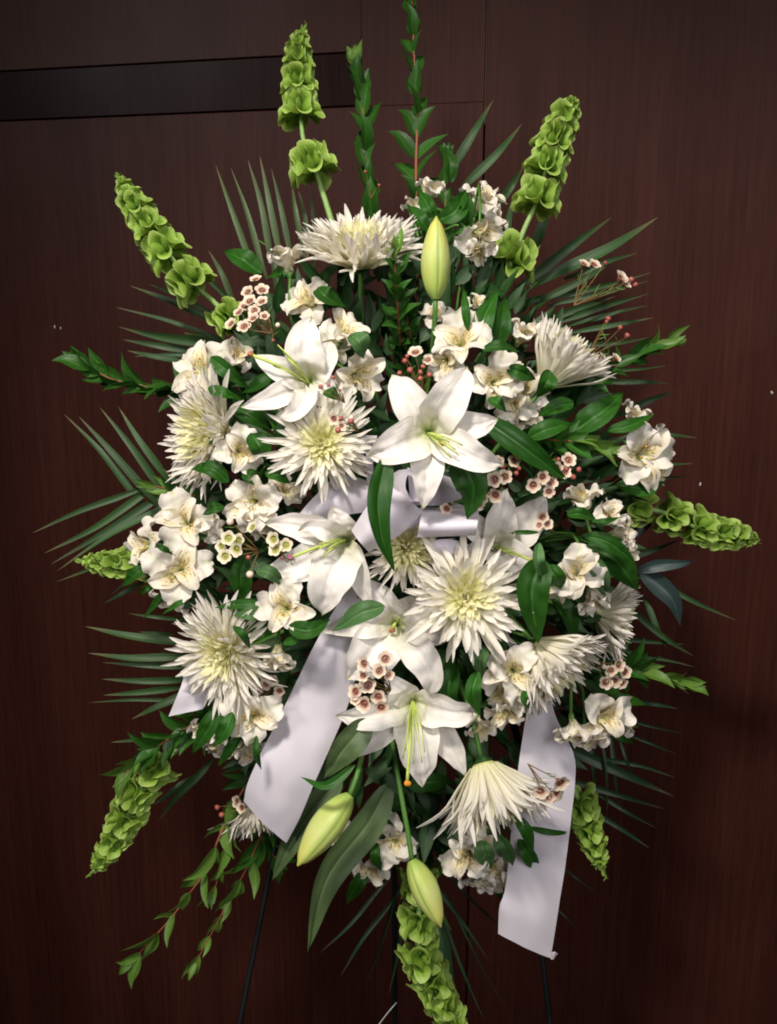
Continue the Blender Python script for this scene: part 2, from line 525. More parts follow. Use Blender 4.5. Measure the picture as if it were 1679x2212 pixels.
xs = wall_hit(1050, 100)[0]
x_end = wall_hit(782, 200)[0]
z_rail0 = wall_hit(400, 244)[1]
z_rail1 = wall_hit(400, 132)[1]
G = 0.0012
wbox('backing', -2.6, 2.2, -0.05, 3.2, 0.012, 0.05, M['gap'], wall)
wbox('panel', -2.5, xs - G, 0.0, z_rail0 - 0.0012, 0.0, 0.0115, M['wood'], wall)
wbox('panel', -2.5, x_end, z_rail1 + 0.0008, 3.1, 0.0, 0.0115, M['wood'], wall)
wbox('trim_board', -2.5, x_end, z_rail0 + 0.0012, z_rail1 - 0.0004, 0.0022, 0.0115, M['rail'], wall)
wbox('panel', x_end + 0.0002, xs - G, z_rail0 - 0.0009, 3.1, 0.0, 0.0115, M['wood'], wall, 0.0001)
wbox('panel', xs + G, 2.1, 0.0, 3.1, 0.0, 0.0115, M['wood'], wall)
wbox('joint_strip', xs - 0.0007, xs + 0.0009, z_rail0 - 0.03, 3.1, 0.003, 0.0112, M['strip'], wall, 0.0003)
M['carpet'] = plain('dark_carpet', (0.030, 0.022, 0.020), 0.95, 0.05, 0.2, scale=60.0)
fl = bpy.data.objects.new('floor', mesh_from('floor', [Vector(p) for p in ((-4, -4, -0.002), (4, -4, -0.002), (4, 3, -0.002), (-4, 3, -0.002))], [(0, 1, 2, 3)], M['carpet']))
COL.objects.link(fl)
fl['kind'] = 'structure'
for sx, sy, sr in ((118, 706, 0.0016), (131, 709, 0.0013), (1668, 848, 0.0016), (1513, 1046, 0.0016)):
    wx, wz = wall_hit(sx, sy)
    V, F, UV = lathe([(sr, 0.0), (sr * 0.8, 0.0006), (0.00005, 0.0009)], 7, lambda s, a, q=sx: (1 + 0.35 * math.sin(2 * a + q), 0))
    V = [Vector((v.x + wx, -v.z, v.y * 1.4 + wz)) for v in V]
    o = bpy.data.objects.new('paint_speck', mesh_from('paint_speck', V, F, M['speck'], UV))
    COL.objects.link(o)
    o.parent = wall
# ------------------------------------------------------------------ easel
easel = thing('wire_easel', 'dark green wire easel holding up the whole flower spray, its legs showing below', 'easel', at(860, 1500, -0.10))
def down(p, q):
    """carry the line p-q on to the floor"""
    d = q - p
    t = (0.004 - p.z) / d.z
    return p + d * t
for (a, b, zz, r) in (((640, 1600, -0.09), (522, 2190, -0.05), 0, 0.0032), ((1120, 1600, -0.09), (1186, 2190, -0.05), 0, 0.0032), ((852, 1500, -0.13), (853, 2190, -0.20), 0, 0.0035)):
    p, q = at(*a), at(*b)
    part_w('leg', tube([p, q, down(p, q)], r, r, 10, 8), M['wire'], easel)
part_w('crossbar', tube([at(655, 1560, -0.095), at(870, 1556, -0.098), at(1115, 1560, -0.095)], 0.003, 0.003, 8, 7), M['wire'], easel)
part_w('crossbar', tube([at(700, 1250, -0.10), at(870, 1246, -0.10), at(1060, 1250, -0.10)], 0.003, 0.003, 8, 7), M['wire'], easel)
for a, b in (((640, 1600, -0.09), (845, 800, -0.12)), ((1120, 1600, -0.09), (880, 800, -0.12)), ((852, 1500, -0.13), (862, 800, -0.12))):
    part_w('upright', tube([at(*a), at(*b)], 0.0042, 0.0042, 4, 8), M['wire'], easel)
part_w('tie_wire', tube([at(808, 2228, -0.03), at(838, 2188, -0.03), at(857, 2166, -0.035)], 0.0008, 0.0006, 6, 5), M['silver'], easel)

foam = thing('floral_foam', 'dark wet foam block hidden in the middle of the spray behind the flowers', 'foam', at(880, 1240, -0.07))
def foamgeo():
    V, F, UV = lathe([(0.02, -0.02), (0.11, -0.018), (0.13, 0.0), (0.125, 0.03), (0.09, 0.055), (0.02, 0.062), (0.0005, 0.063)], 20,
                     lambda s, a: (1 + 0.05 * math.sin(3 * a + s * 5), 0))
    R = frame(TOCAM)
    c = at(880, 1240, -0.075)
    return [c + R @ Vector((v.x, v.y * 1.5, v.z)) for v in V], F, UV
part_w('foam_block', foamgeo(), M['foam'], foam)
#FLOWERS
# ------------------------------------------------------------------ lilies
U = S                                          # one picture unit in metres
def lily(label, cx, cy, z, petals, pistil=None, filaments=(), stig='stigma', stem=True):
    """petals: (tip x, tip y, width, mid lift, tip lift, ruffle, [bow x, bow y])"""
    t = thing('lily', label, 'lily', at(cx, cy, z), 'white lilies of the spray')
    c0 = at(cx, cy, z)
    rr = random.Random(int(cx * 7 + cy))
    for k, p in enumerate(petals):
        tx, ty, w, zm, zt, ruf = p[:6]
        bx, by = p[6:8] if len(p) > 6 else (0, 0)
        base = at(cx + (tx - cx) * 0.03, cy + (ty - cy) * 0.03, z - 0.012)
        m1 = at(cx + (tx - cx) * 0.33 + bx * 0.7, cy + (ty - cy) * 0.33 + by * 0.7, z + zm * 0.75)
        m2 = at(cx + (tx - cx) * 0.68 + bx, cy + (ty - cy) * 0.68 + by, z + zm)
        tip = at(tx, ty, z + zt)
        g = blade([base, m1, m2, tip], w * px_at(z + zm) * 0.5, w_lily, TOCAM, cup=0.22 + 0.1 * rr.random(), fold=0.12,
                  ruf=(ruf, 1.6 + rr.random(), rr.random() * 6), nu=36, nv=16, wob=ruf * 0.35 + 0.012, dent=0.16, groove=0.10)
        part_w('petal', g, M['lily'], t)
    if pistil:
        px, py, pz = pistil
        q = at(px, py, z + pz)
        m = at(cx * 0.5 + px * 0.5, cy * 0.5 + py * 0.5 - 4, z + pz * 0.7 + 0.006)
        s = part_w('pistil', tube([c0 - TOCAM * 0.012, m, q], 0.0013, 0.0016, 14, 8), M['filament'], t)
        R = frame((q - m).normalized())
        V, F, UV = lathe([(0.0003, -0.001), (0.0026, 0.0), (0.0032, 0.002), (0.0022, 0.0042), (0.0002, 0.0046)], 12,
                         lambda s_, a: (1 + 0.22 * math.cos(3 * a), 0))
        part_w('stigma', ([q + R @ v for v in V], F, UV), M[stig], s)
    for fx, fy, fz in filaments:
        q = at(fx, fy, z + fz)
        m = at(cx * 0.5 + fx * 0.5 + rr.uniform(-4, 4), cy * 0.5 + fy * 0.5 - 3, z + fz * 0.8 + 0.004)
        part_w('filament', tube([c0 - TOCAM * 0.012, m, q], 0.0011, 0.0006, 10, 6), M['filament'], t)
    if stem:
        stem_to(t, c0 - TOCAM * 0.012, TOCAM, 0.0035, M['stem'])
    return t

H = dome
lily('large white lily wide open at the heart of the spray, brightest and foremost bloom', 925, 934, 0.215, [
    (848, 810, 76, 0.012, -0.004, 0.03, 0, 0), (1076, 905, 66, 0.010, -0.002, 0.03, 4, 4), (914, 1098, 70, 0.014, 0.004, 0.02, 4, 0),
    (1010, 794, 84, 0.022, 0.004, 0.04, 4, -4), (798, 985, 90, 0.024, 0.010, 0.04, -2, 4), (1086, 1005, 74, 0.022, 0.008, 0.06, 2, 10)],
    (952, 952, 0.012), [(985, 972, 0.03), (1000, 962, 0.03), (992, 984, 0.03), (975, 990, 0.028), (970, 955, 0.03)])
lily('white lily turned left, its long pistil brown tipped, above the forward-facing mum', 668, 826, 0.15, [
    (715, 738, 66, 0.004, -0.012, 0.05), (728, 862, 70, 0.0, -0.012, 0.05),
    (548, 768, 56, 0.020, 0.012, 0.03, 0, 2), (520, 880, 54, 0.022, 0.018, 0.05, 4, 4), (674, 684, 80, 0.020, 0.006, 0.05, -14, 0), (595, 900, 50, 0.03, 0.012, 0.12, 20, 12)],
    (545, 767, 0.035), [(600, 745, 0.03), (612, 760, 0.028), (622, 775, 0.03), (590, 790, 0.03)])
lily('white lily facing left with a plum tipped green pistil, left of the bow', 748, 1166, 0.15, [
    (716, 1094, 66, 0.008, 0.014, 0.16), (572, 1130, 60, 0.012, 0.0, 0.08, 0, -8), (566, 1238, 76, 0.010, -0.004, 0.06, 10, 10),
    (802, 1312, 50, 0.010, 0.004, 0.04, -6, -10), (645, 1146, 50, 0.028, 0.022, 0.14, 0, -14), (696, 1328, 96, 0.026, 0.010, 0.07, -8, 0)],
    (632, 1203, 0.04), [(690, 1175, 0.034), (680, 1190, 0.034), (695, 1205, 0.03), (668, 1196, 0.034), (705, 1190, 0.03)], 'stigma_plum')
lily('grey-white lily in the shade, its petals reaching up right of the rolled ribbon loop', 1072, 1185, 0.105, [
    (974, 1084, 52, 0.008, 0.0, 0.05), (1178, 1070, 80, 0.006, 0.0, 0.08, 8, 4), (1166, 1226, 66, 0.010, 0.004, 0.05), (1008, 1186, 46, 0.010, 0.0, 0.05),
    (1096, 1056, 66, 0.020, 0.008, 0.10, 0, 0), (1100, 1240, 60, 0.016, 0.0, 0.05)],
    (1148, 1211, 0.03), [(1110, 1186, 0.03), (1118, 1205, 0.028)], 'stigma_orange')
lily('shaded white lily below the round yellow-centred mum, its lower petal reaching over the dark gap', 858, 1347, 0.125, [
    (914, 1292, 74, 0.006, 0.0, 0.05), (770, 1252, 54, 0.012, 0.008, 0.07, 14, -4), (995, 1372, 66, 0.010, 0.0, 0.05),
    (690, 1364, 56, 0.018, 0.014, 0.06, 0, -6), (750, 1466, 104, 0.014, 0.004, 0.06, 2, 0), (928, 1508, 70, 0.020, 0.006, 0.05, 26, 4)],
    (848, 1358, 0.008), [(866, 1333, 0.012), (872, 1340, 0.012), (862, 1340, 0.014)])
lily('white lily opening downward with long pale green filaments and an orange tipped pistil', 892, 1515, 0.13, [
    (832, 1464, 56, 0.010, 0.0, 0.06), (1006, 1677, 60, 0.008, 0.0, 0.05, 6, -8), (766, 1636, 56, 0.008, 0.0, 0.05, -4, 4),
    (1032, 1532, 70, 0.030, 0.014, 0.16, 0, 14), (726, 1546, 66, 0.024, 0.010, 0.08, 0, 14), (914, 1698, 88, 0.020, 0.010, 0.08, 0, 0)],
    (880, 1688, 0.045), [(870, 1640, 0.04), (893, 1650, 0.042), (912, 1648, 0.04), (918, 1625, 0.04), (876, 1622, 0.042)], 'stigma_orange')

def shell(ax, T):
    x = (T - ax * T.dot(ax)).normalized()
    y = ax.cross(x)
    return Matrix(((x.x, y.x, ax.x), (x.y, y.y, ax.y), (x.z, y.z, ax.z)))
def bud(label, bx, by, bz, tx, ty, tz, width, stempts, spin=185):
    b, t_ = at(bx, by, bz), at(tx, ty, tz)
    L = (t_ - b).length
    ax = (t_ - b).normalized()
    o = thing('lily_bud', label, 'lily bud', b, 'closed lily buds of the spray')
    R = shell(ax, TOCAM) @ Matrix.Rotation(rad(spin), 3, 'Z')
    r = width * px_at(bz) * 0.5
    prof = []
    for i in range(23):
        u = i / 22
        prof.append((max(0.0006, r * (0.20 + 0.80 * math.sin(math.pi * (0.08 + 0.92 * u) ** 0.95)) * (1 if u < .9 else (1 - (u - .9) * 7)) if u > 0.001 else r * .28), L * u))
    prof = [(min(p[0], r * (0.32 + u * 3.2)) if (u := p[1] / L) < 0.25 else p[0], p[1]) for p in prof]
    V, F, UV = lathe(prof, 36, lambda s, a: (1 + 0.055 * math.cos(3 * a + math.pi) - 0.06 * max(0, 1 - abs(((a * 3 / (2 * math.pi)) % 1) - 0.5) * 14) * math.sin(math.pi * s), 0))
    part_w('bud_body', ([b + R @ v for v in V], F, UV), M['bud'], o)
    part_w('stem', tube([b + ax * 0.002] + [at(*p) for p in stempts], 0.0026, 0.0024, 14, 8), M['stem'], o)
    return o
bud('tall upright yellow-green lily bud near the top, right of the largest spider mum', 941, 646, 0.15, 943, 467, 0.165, 63, [(939, 700, 0.14), (930, 800, 0.10), (905, 1000, 0.03)])
bud('plump yellow-green lily bud slanting down left beside the long ribbon tail', 757, 1718, 0.155, 643, 1871, 0.175, 70, [(770, 1680, 0.15), (778, 1650, 0.14), (800, 1560, 0.08)], 168)
bud('slim green lily bud on a long bare stalk, lowest of the buds', 889, 1858, 0.13, 953, 2003, 0.145, 60, [(880, 1790, 0.13), (862, 1690, 0.12), (848, 1600, 0.09)], 195)

# ------------------------------------------------------------------ spider mums
MUMP = []
rr = random.Random(5)
for k in range(8):
    bend = [(-0.02, 0.03), (0.05, 0.16), (0.03, 0.05), (-0.05, -0.10), (0.06, 0.24), (0.0, -0.18), (0.03, 0.10), (0.07, -0.02)][k]
    sx = rr.uniform(-0.07, 0.07)
    g = blade([(0, 0, 0), (sx * 0.4, bend[0] * 0.5, 0.33), (sx, bend[0], 0.66), (sx * 1.4, bend[1], 1.0)], 0.060, w_mum, (0, -1, 0), cup=0.35, fold=0.15, nu=9, nv=4, twist=rr.uniform(-0.5, 0.5))
    MUMP.append((mesh_from('petal', *g[:2], M['mum'], g[2]), mesh_from('petal', *g[:2], M['mum_inner'], g[2])))
DISC = lathe([(0.15, -0.10), (0.24, 0.0), (0.22, 0.08), (0.12, 0.14), (0.001, 0.16)], 14)
CALYX = lathe([(0.03, -0.20), (0.09, -0.17), (0.15, -0.10), (0.17, -0.03)], 14)
def mum(label, x, y, z, R, axis, tmax, n=140, tmin=4, inner=0.34, short=0.24, flat=0.62, droop=0.0, wide=1.0, ragged=0.12, jit=7):
    ax = dv(*axis)
    b = at(x, y, z)
    rr = random.Random(int(x * 3 + y))
    rot = frame(ax, rr.random() * 6)
    n = min(285, int(n * 2.1))
    o = thing('spider_mum', label, 'chrysanthemum', b, 'spider mums of the spray', rot)
    sc_ = R * px_at(z)
    base_rot = rot
    for i in range(n):
        f = i / (n - 1)
        az = i * 2.39996 + rr.uniform(-.12, .12)
        th = rad(tmin + (tmax - tmin) * f ** flat + rr.uniform(-jit, jit) * (0.4 + f))
        L = sc_ * (short + (1 - short) * min(1, f * 1.25) ** 1.1) * rr.uniform(0.92 - ragged, 0.92 + ragged)
        if f > 0.5 and rr.random() < 0.12:
            L *= rr.uniform(0.7, 0.85)
        rb = sc_ * 0.20 * min(1, f * 1.6) ** 0.5
        d = Vector((math.cos(az), math.sin(az), 0))
        pos = d * rb + Vector((0, 0, sc_ * (0.10 * (1 - f) - 0.08 * f)))
        m = Matrix.Rotation(az - math.pi / 2, 4, 'Z') @ Matrix.Rotation(-th, 4, 'X') @ Matrix.Rotation(rr.uniform(-.4, .4), 4, 'Z')
        if droop:
            dirw = base_rot @ (m.to_3x3() @ Vector((0, 0, 1)))
            q = dirw.rotation_difference((dirw + Vector((0, 0, -droop * f))).normalized())
            ql = base_rot.to_quaternion().inverted() @ q @ base_rot.to_quaternion()
            m = ql.to_matrix().to_4x4() @ m
        wd = sc_ * (0.78 if f > inner else 0.72) * rr.uniform(0.8, 1.2) * wide
        me = MUMP[rr.randrange(8)][0 if f > inner else 1]
        part_i('petal', me, o, Matrix.Translation(pos) @ m @ Matrix.Diagonal((wd, L, L, 1)))
    part_w('disc', ([b + rot @ (v * sc_) for v in DISC[0]], DISC[1], DISC[2]), M['mum_inner'], o)
    part_w('calyx', ([b + rot @ (v * sc_) for v in CALYX[0]], CALYX[1], CALYX[2]), M['fill'], o)
    stem_to(o, b - ax * sc_ * 0.22, ax, 0.0026, M['stem'])
    return o
mum('largest white spider mum at the top of the spray, tilted up with pinkish outer petals', 778, 562, 0.085, 136, (-0.04, 0.80, 0.60), 62, 150, tmin=6, short=0.42, flat=0.75, jit=6, ragged=0.12)
mum('white spider mum seen from the side, fanning up right at the upper right edge', 1188, 816, 0.10, 130, (0.56, 0.76, 0.20), 38, 120, tmin=10, short=0.7, jit=5, ragged=0.14)
mum('white spider mum seen from the side, its petals pointing left at the left edge', 472, 936, 0.085, 136, (-0.80, 0.06, 0.60), 64, 140, tmin=10, short=0.5, jit=5, ragged=0.12)
mum('white spider mum facing forward with a pale yellow-green heart, left of the central lily', 697, 958, 0.16, 108, (0.02, 0.10, 1), 92, 110, wide=1.15, ragged=0.22)
mum('foremost spider mum, broad and cream hearted, right of centre below the rolled ribbon', 1006, 1290, 0.175, 124, (0.12, 0.06, 1), 92, 92, wide=1.25, ragged=0.24)
mum('round dense mum with a yellow-green eye, tucked half hidden under the bow', 878, 1184, 0.14, 88, (0.22, 0.20, 0.95), 84, 200, short=0.5, inner=0.5, wide=0.9)
mum('white spider mum at the lower left in front of the far ribbon tail', 490, 1410, 0.125, 124, (-0.52, -0.10, 0.85), 82, 150, ragged=0.16, wide=0.95)
mum('white spider mum at the right edge showing its back, petals fanned out to the right', 1298, 1328, 0.05, 106, (0.88, -0.22, 0.16), 56, 110, tmin=16, short=0.6, jit=4, ragged=0.1)
mum('cream spider mum drooping down right above the right ribbon tail', 1168, 1402, 0.13, 138, (0.62, -0.62, 0.42), 48, 140, tmin=12, short=0.6, droop=0.12, jit=4, ragged=0.1, wide=1.1)
mum('white spider mum hanging straight down like a brush over the right ribbon tail', 1048, 1664, 0.135, 152, (0.24, -0.90, 0.34), 44, 115, tmin=10, short=0.62, droop=0.10, jit=5, ragged=0.22, wide=0.85)
mum('small pinkish mum peeping out below the bottom end of the long ribbon tail', 560, 1735, 0.01, 100, (0.25, -0.85, 0.3), 58, 90, short=0.5, wide=0.9)

# ------------------------------------------------------------------ alstroemeria
ALO, ALI, ANT = [], [], []
rr = random.Random(11)
for k in range(4):
    dz = rr.uniform(-0.10, 0.10)
    g = blade([(0, 0, 0), (rr.uniform(-.02, .02), 0.14, 0.34), (rr.uniform(-.04, .04), 0.46, 0.62), (0, 0.82, 0.70 + dz), (0, 1.02, 0.60 + dz * 2)], 0.46, w_obov, (0, -0.5, 1), cup=0.22, fold=0.1,
              ruf=(0.26, 2.6, rr.random() * 6), nu=22, nv=10, wob=0.06, dent=0.22, groove=0.12)
    ALO.append(mesh_from('petal', *g[:2], M['alstro'], g[2]))
    g = blade([(0, 0, 0), (0, 0.10, 0.40), (rr.uniform(-.03, .03), 0.34, 0.72), (0, 0.68, 0.86 + dz), (0, 0.92, 0.84 + dz * 2)], 0.30, w_spat, (0, -0.5, 1), cup=0.34, fold=0.15,
              ruf=(0.16, 2.2, rr.random() * 6), nu=18, nv=8, wob=0.05, dent=0.15, groove=0.1)
    ALI.append(mesh_from('petal', *g[:2], M['alstro_in'], g[2]))
g = tube([(0, 0, 0), (0.03, 0.10, 0.45), (0.0, 0.26, 0.80)], 0.020, 0.014, 7, 5)
FIL = mesh_from('stamen', *g[:2], M['filament'], g[2])
V, F, UV = lathe([(0.002, -0.055), (0.035, -0.03), (0.04, 0.02), (0.002, 0.055)], 7)
ANTHER = mesh_from('anther', [v + Vector((0, 0.26, 0.82)) for v in V], F, M['anther'], UV)
LEAFM = {}
def leaf_meshes(key, mat, wf, half, n=4, cup=0.25, bend=0.2, seed=3):
    rr = random.Random(seed)
    out = []
    for k in range(n):
        b = bend * rr.uniform(0.2, 1.4) * (-1 if k % 3 == 2 else 1)
        g = blade([(0, 0, 0), (rr.uniform(-.05, .05), 0.35, b * 0.5), (rr.uniform(-.06, .06), 0.7, b * 0.6), (rr.uniform(-.04, .04), 1, -b * 0.3)], half * rr.uniform(0.9, 1.1), wf, (0, 0, 1), cup=cup, fold=0.1, nu=8, nv=4, twist=rr.uniform(-.5, .5))
        out.append(mesh_from('leaf', *g[:2], mat, g[2]))
    LEAFM[key] = out
leaf_meshes('alstro', M['leaf'], w_leaf, 0.165, 6, cup=0.3, bend=0.28)
leaf_meshes('myrtle', M['myrtle'], w_leaf, 0.22, 5, bend=0.12, seed=4)
leaf_meshes('young', M['myrtle_young'], w_leaf, 0.17, 4, seed=5)
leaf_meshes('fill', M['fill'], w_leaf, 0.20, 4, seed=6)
leaf_meshes('needle', M['waxneedle'], w_palm, 0.05, 2, seed=7)
leaf_meshes('tip', M['bell'], w_leaf, 0.22, 3, seed=8)

def leaf_at(parent, key, pos, dirn, normal, L, rnd, rotinv=None, loc0=None):
    """an instanced leaf at world POS growing along DIRN"""
    y = dirn.normalized()
    x = y.cross(normal)
    if x.length < 1e-4:
        x = y.orthogonal()
    x.normalize()
    zz = x.cross(y)
    m = Matrix(((x.x, y.x, zz.x, pos.x), (x.y, y.y, zz.y, pos.y), (x.z, y.z, zz.z, pos.z), (0, 0, 0, 1))) @ Matrix.Diagonal((L, L, L, 1))
    me = LEAFM[key][rnd.randrange(len(LEAFM[key]))]
    return part_i('leaf', me, parent, parent.matrix_basis.inverted() @ m)

def alstro(label, x, y, r, axis, dz=0.02, opn=1.0, leaves=3, spin=None, n_out=3):
    z = H(x, y) + dz
    ax = dv(*axis)
    rr = random.Random(int(x * 5 + y * 3))
    rot = frame(ax, rr.random() * 6 if spin is None else rad(spin))
    c = at(x, y, z) - ax * (r * px_at(z) * 0.55)
    o = thing('alstroemeria_bloom', label, 'alstroemeria', c, 'white alstroemeria blooms of the spray', rot)
    s = r * px_at(z) * 1.04
    for k in range(3):
        a = k * 2.0944 + rr.uniform(-.15, .15)
        m = Matrix.Rotation(a, 4, 'Z') @ Matrix.Rotation(rr.uniform(-.22, .22), 4, 'X') @ Matrix.Rotation(rr.uniform(-.25, .25), 4, 'Y')
        q = s * rr.uniform(0.88, 1.1)
        part_i('petal', ALO[rr.randrange(4)], o, m @ Matrix.Diagonal((q * (0.75 + 0.25 * opn), q * opn, q * (1.35 - 0.35 * opn), 1)))
    for k in range(3):
        a = k * 2.0944 + 1.047 + rr.uniform(-.12, .12)
        m = Matrix.Rotation(a, 4, 'Z') @ Matrix.Rotation(rr.uniform(-.2, .2), 4, 'X') @ Matrix.Rotation(rr.uniform(-.25, .25), 4, 'Y')
        part_i('petal', ALI[rr.randrange(4)], o, m @ Matrix.Diagonal((s * (0.75 + 0.25 * opn), s * opn, s * (1.35 - 0.35 * opn), 1)))
    for k in range(5):
        m = Matrix.Rotation(k * 1.2566 + rr.uniform(-.3, .3), 4, 'Z') @ Matrix.Diagonal((s, s * opn * rr.uniform(0.4, 1.1), s * rr.uniform(0.85, 1.05), 1))
        st = part_i('stamen', FIL, o, m)
        part_i('anther', ANTHER, st, Matrix.Identity(4))
    V, F, UV = lathe([(0.03, -0.20), (0.10, -0.14), (0.12, -0.04), (0.09, 0.06)], 10)
    part_w('ovary', ([c + rot @ (v * s) for v in V], F, UV), M['stem'], o)
    stem_to(o, c - ax * s * 0.18, ax, 0.0016, M['stem'], 'stem', 0.6)
    for k in range(leaves):
        a = rr.random() * 6.28
        d = (rot @ Vector((math.cos(a), math.sin(a), 0.0)) + dv((x - 880) / 500, -(y - 1180) / 700, 0.0) * 0.5).normalized()
        p = c - TOCAM * 0.012 - ax * 0.006
        leaf_at(o, 'alstro', p, d + TOCAM * rr.uniform(-.1, .25), TOCAM, rr.uniform(58, 85) * px_at(z), rr)
    return o
A = 'white alstroemeria '
alstro(A + 'bloom standing upright between the tall bud and the topmost myrtle stem', 928, 412, 44, (0.1, 0.85, 0.35), opn=0.8, leaves=1)
alstro(A + 'bloom half hidden behind the right flank of the largest mum', 893, 452, 42, (-0.1, 0.7, 0.2), 0.0, 0.7)
alstro(A + 'bloom at top right, upper of the pair right of the tall bud', 1042, 432, 54, (0.3, 0.7, 0.5), 0.015, 0.9)
alstro(A + 'bloom at top right, lower of the pair right of the tall bud', 1036, 502, 58, (0.55, -0.35, 0.6), 0.03, 0.95)
alstro(A + 'trumpet seen from the side, left of the largest mum', 622, 562, 52, (-0.1, 0.95, 0.1), 0.03, 0.85, 0)
alstro(A + 'bloom below the side-seen trumpet, shaded, above the left-turned lily', 668, 652, 56, (-0.3, 0.3, 0.8), 0.0, 1.0, 1)
alstro(A + 'bloom with a dark yellow throat right of the left-turned lily, upper of two', 742, 716, 54, (0.2, 0.5, 0.7), 0.025, 0.95, 1)
alstro(A + 'bloom facing down right beside the left-turned lily, lower of two', 768, 806, 64, (0.35, -0.2, 0.85), 0.03, 1.0, 1)
alstro(A + 'bloom with a tall speckled cream petal just above the central lily', 996, 738, 68, (-0.1, 0.35, 0.85), 0.035, 1.0, 0, 10)
alstro(A + 'bloom partly seen behind the stalk of the tall bud', 942, 682, 36, (0, 0.5, 0.6), -0.01, 0.9, 0)
alstro(A + 'small petals showing between two leaves right of the tall bud', 1026, 656, 30, (0.2, 0.5, 0.6), 0.0, 0.8, 0)
alstro(A + 'bloom closed like a cup, left of the upper right spider mum', 1130, 722, 48, (0.35, 0.6, 0.5), 0.02, 0.7, 1)
alstro(A + 'crinkled bloom right of the central lily, left one of two side by side', 1064, 822, 58, (0.0, 0.0, 1), 0.025, 1.0, 1)
alstro(A + 'creamy crinkled bloom behind a pointed leaf below the upper right mum', 1130, 842, 52, (0.3, -0.1, 0.8), 0.0, 1.0, 1)
alstro(A + 'bloom buried in shade below the upper right spider mum', 1130, 900, 40, (0.2, -0.3, 0.8), -0.015, 0.9, 2)
alstro(A + 'bloom with a yellow speckled petal at the left edge above the left mum', 436, 800, 68, (-0.25, 0.3, 0.85), 0.03, 1.0, 1, 60)
alstro(A + 'bloom turned away behind the yellow speckled one at the upper left', 506, 770, 50, (0.5, 0.35, 0.3), 0.01, 0.9, 1)
alstro(A + 'bloom against the right flank of the left edge spider mum', 512, 975, 58, (0.25, -0.1, 0.9), 0.05, 0.95, 1, 100)
alstro(A + 'crumpled bloom below left of the forward-facing mum', 545, 1086, 62, (-0.15, -0.2, 0.95), 0.03, 1.0, 2)
alstro(A + 'bloom with a rolled petal, shaded, left of the upper bow loop', 612, 1062, 46, (0.3, 0.2, 0.8), 0.005, 0.9, 1)
alstro(A + 'speckled bloom, topmost of the trio over the short left bells', 402, 1130, 64, (-0.15, 0.1, 0.95), 0.04, 1.0, 0, 30)
alstro(A + 'speckled bloom, leftmost of the trio over the short left bells', 320, 1178, 54, (-0.55, 0.1, 0.75), 0.035, 0.95, 0, 0)
alstro(A + 'speckled bloom at the left edge, lowest and largest of the trio', 386, 1236, 70, (0.0, 0.0, 1), 0.055, 1.0, 1, 45)
alstro(A + 'bloom hanging in shade below the left trio', 372, 1292, 46, (-0.2, -0.7, 0.4), 0.01, 0.9, 2)
alstro(A + 'bloom with one large lower petal beside the plum tipped lily', 618, 1315, 60, (-0.05, 0.1, 0.95), 0.05, 1.0, 1, 90)
alstro(A + 'narrow bloom hanging sideways between the lower left mum and the long tail', 596, 1418, 54, (-0.1, -0.85, 0.35), 0.035, 0.75, 0)
alstro(A + 'open bloom beside the left edge of the long ribbon tail', 546, 1548, 60, (-0.05, -0.1, 0.95), 0.05, 1.0, 1, 60)
alstro(A + 'half closed bloom between green leaves under the lower left mum', 444, 1572, 48, (-0.6, -0.35, 0.5), 0.03, 0.6, 1)
alstro(A + 'crinkled bloom in shade beneath the open one by the long ribbon tail', 510, 1610, 50, (0.0, -0.8, 0.4), 0.015, 0.95, 2)
alstro(A + 'bloom turned up behind the leaf at the right edge, small and partly hidden', 1372, 900, 44, (0.2, 0.75, 0.3), 0.0, 0.8, 0)
alstro(A + 'large side-lit bloom at the far right edge above the right-hand bells', 1388, 985, 76, (0.3, -0.1, 0.85), 0.05, 1.0, 2, 20)
alstro(A + 'pale bloom topmost of the row down the right side', 1262, 1080, 54, (-0.15, 0.85, 0.35), 0.035, 0.75, 1)
alstro(A + 'cupped bloom second from the top in the row down the right side', 1310, 1112, 50, (0.4, 0.3, 0.7), 0.04, 0.7, 0)
alstro(A + 'cupped bloom third in the row down the right side', 1344, 1150, 46, (0.7, 0.1, 0.5), 0.04, 0.75, 0)
alstro(A + 'bloom under a narrow leaf, lowest of the row down the right side', 1348, 1196, 44, (0.75, -0.2, 0.4), 0.035, 0.75, 1)
alstro(A + 'bloom with a deep yellow heart left of the right edge mum', 1246, 1236, 62, (0.0, -0.1, 0.95), 0.05, 1.0, 0, 0)
alstro(A + 'bloom hanging just under the yellow hearted one at the right', 1284, 1290, 50, (0.25, -0.75, 0.4), 0.03, 0.8, 0)
alstro(A + 'speckled bloom left of the drooping cream mum', 1106, 1448, 62, (-0.1, 0.05, 0.95), 0.045, 1.0, 0, 70)
alstro(A + 'smaller bloom right under the speckled one left of the drooping mum', 1090, 1538, 46, (-0.1, -0.65, 0.6), 0.025, 0.95, 1)
alstro(A + 'petals at the right end of the downward lily', 1036, 1568, 42, (0.1, -0.6, 0.6), 0.02, 0.9, 0)
alstro(A + 'bloom with a yellow throat right of the right tail top', 1300, 1548, 62, (0.15, -0.15, 0.9), 0.055, 1.0, 1, 40)
alstro(A + 'narrow trumpet hanging along the upper right edge of the right tail', 1240, 1578, 52, (0.1, -0.9, 0.3), 0.06, 0.75, 0)
alstro(A + 'bloom at the bottom, leftmost of the bunch under the hanging brush mum', 1008, 1848, 58, (-0.3, -0.2, 0.85), 0.05, 1.0, 0)
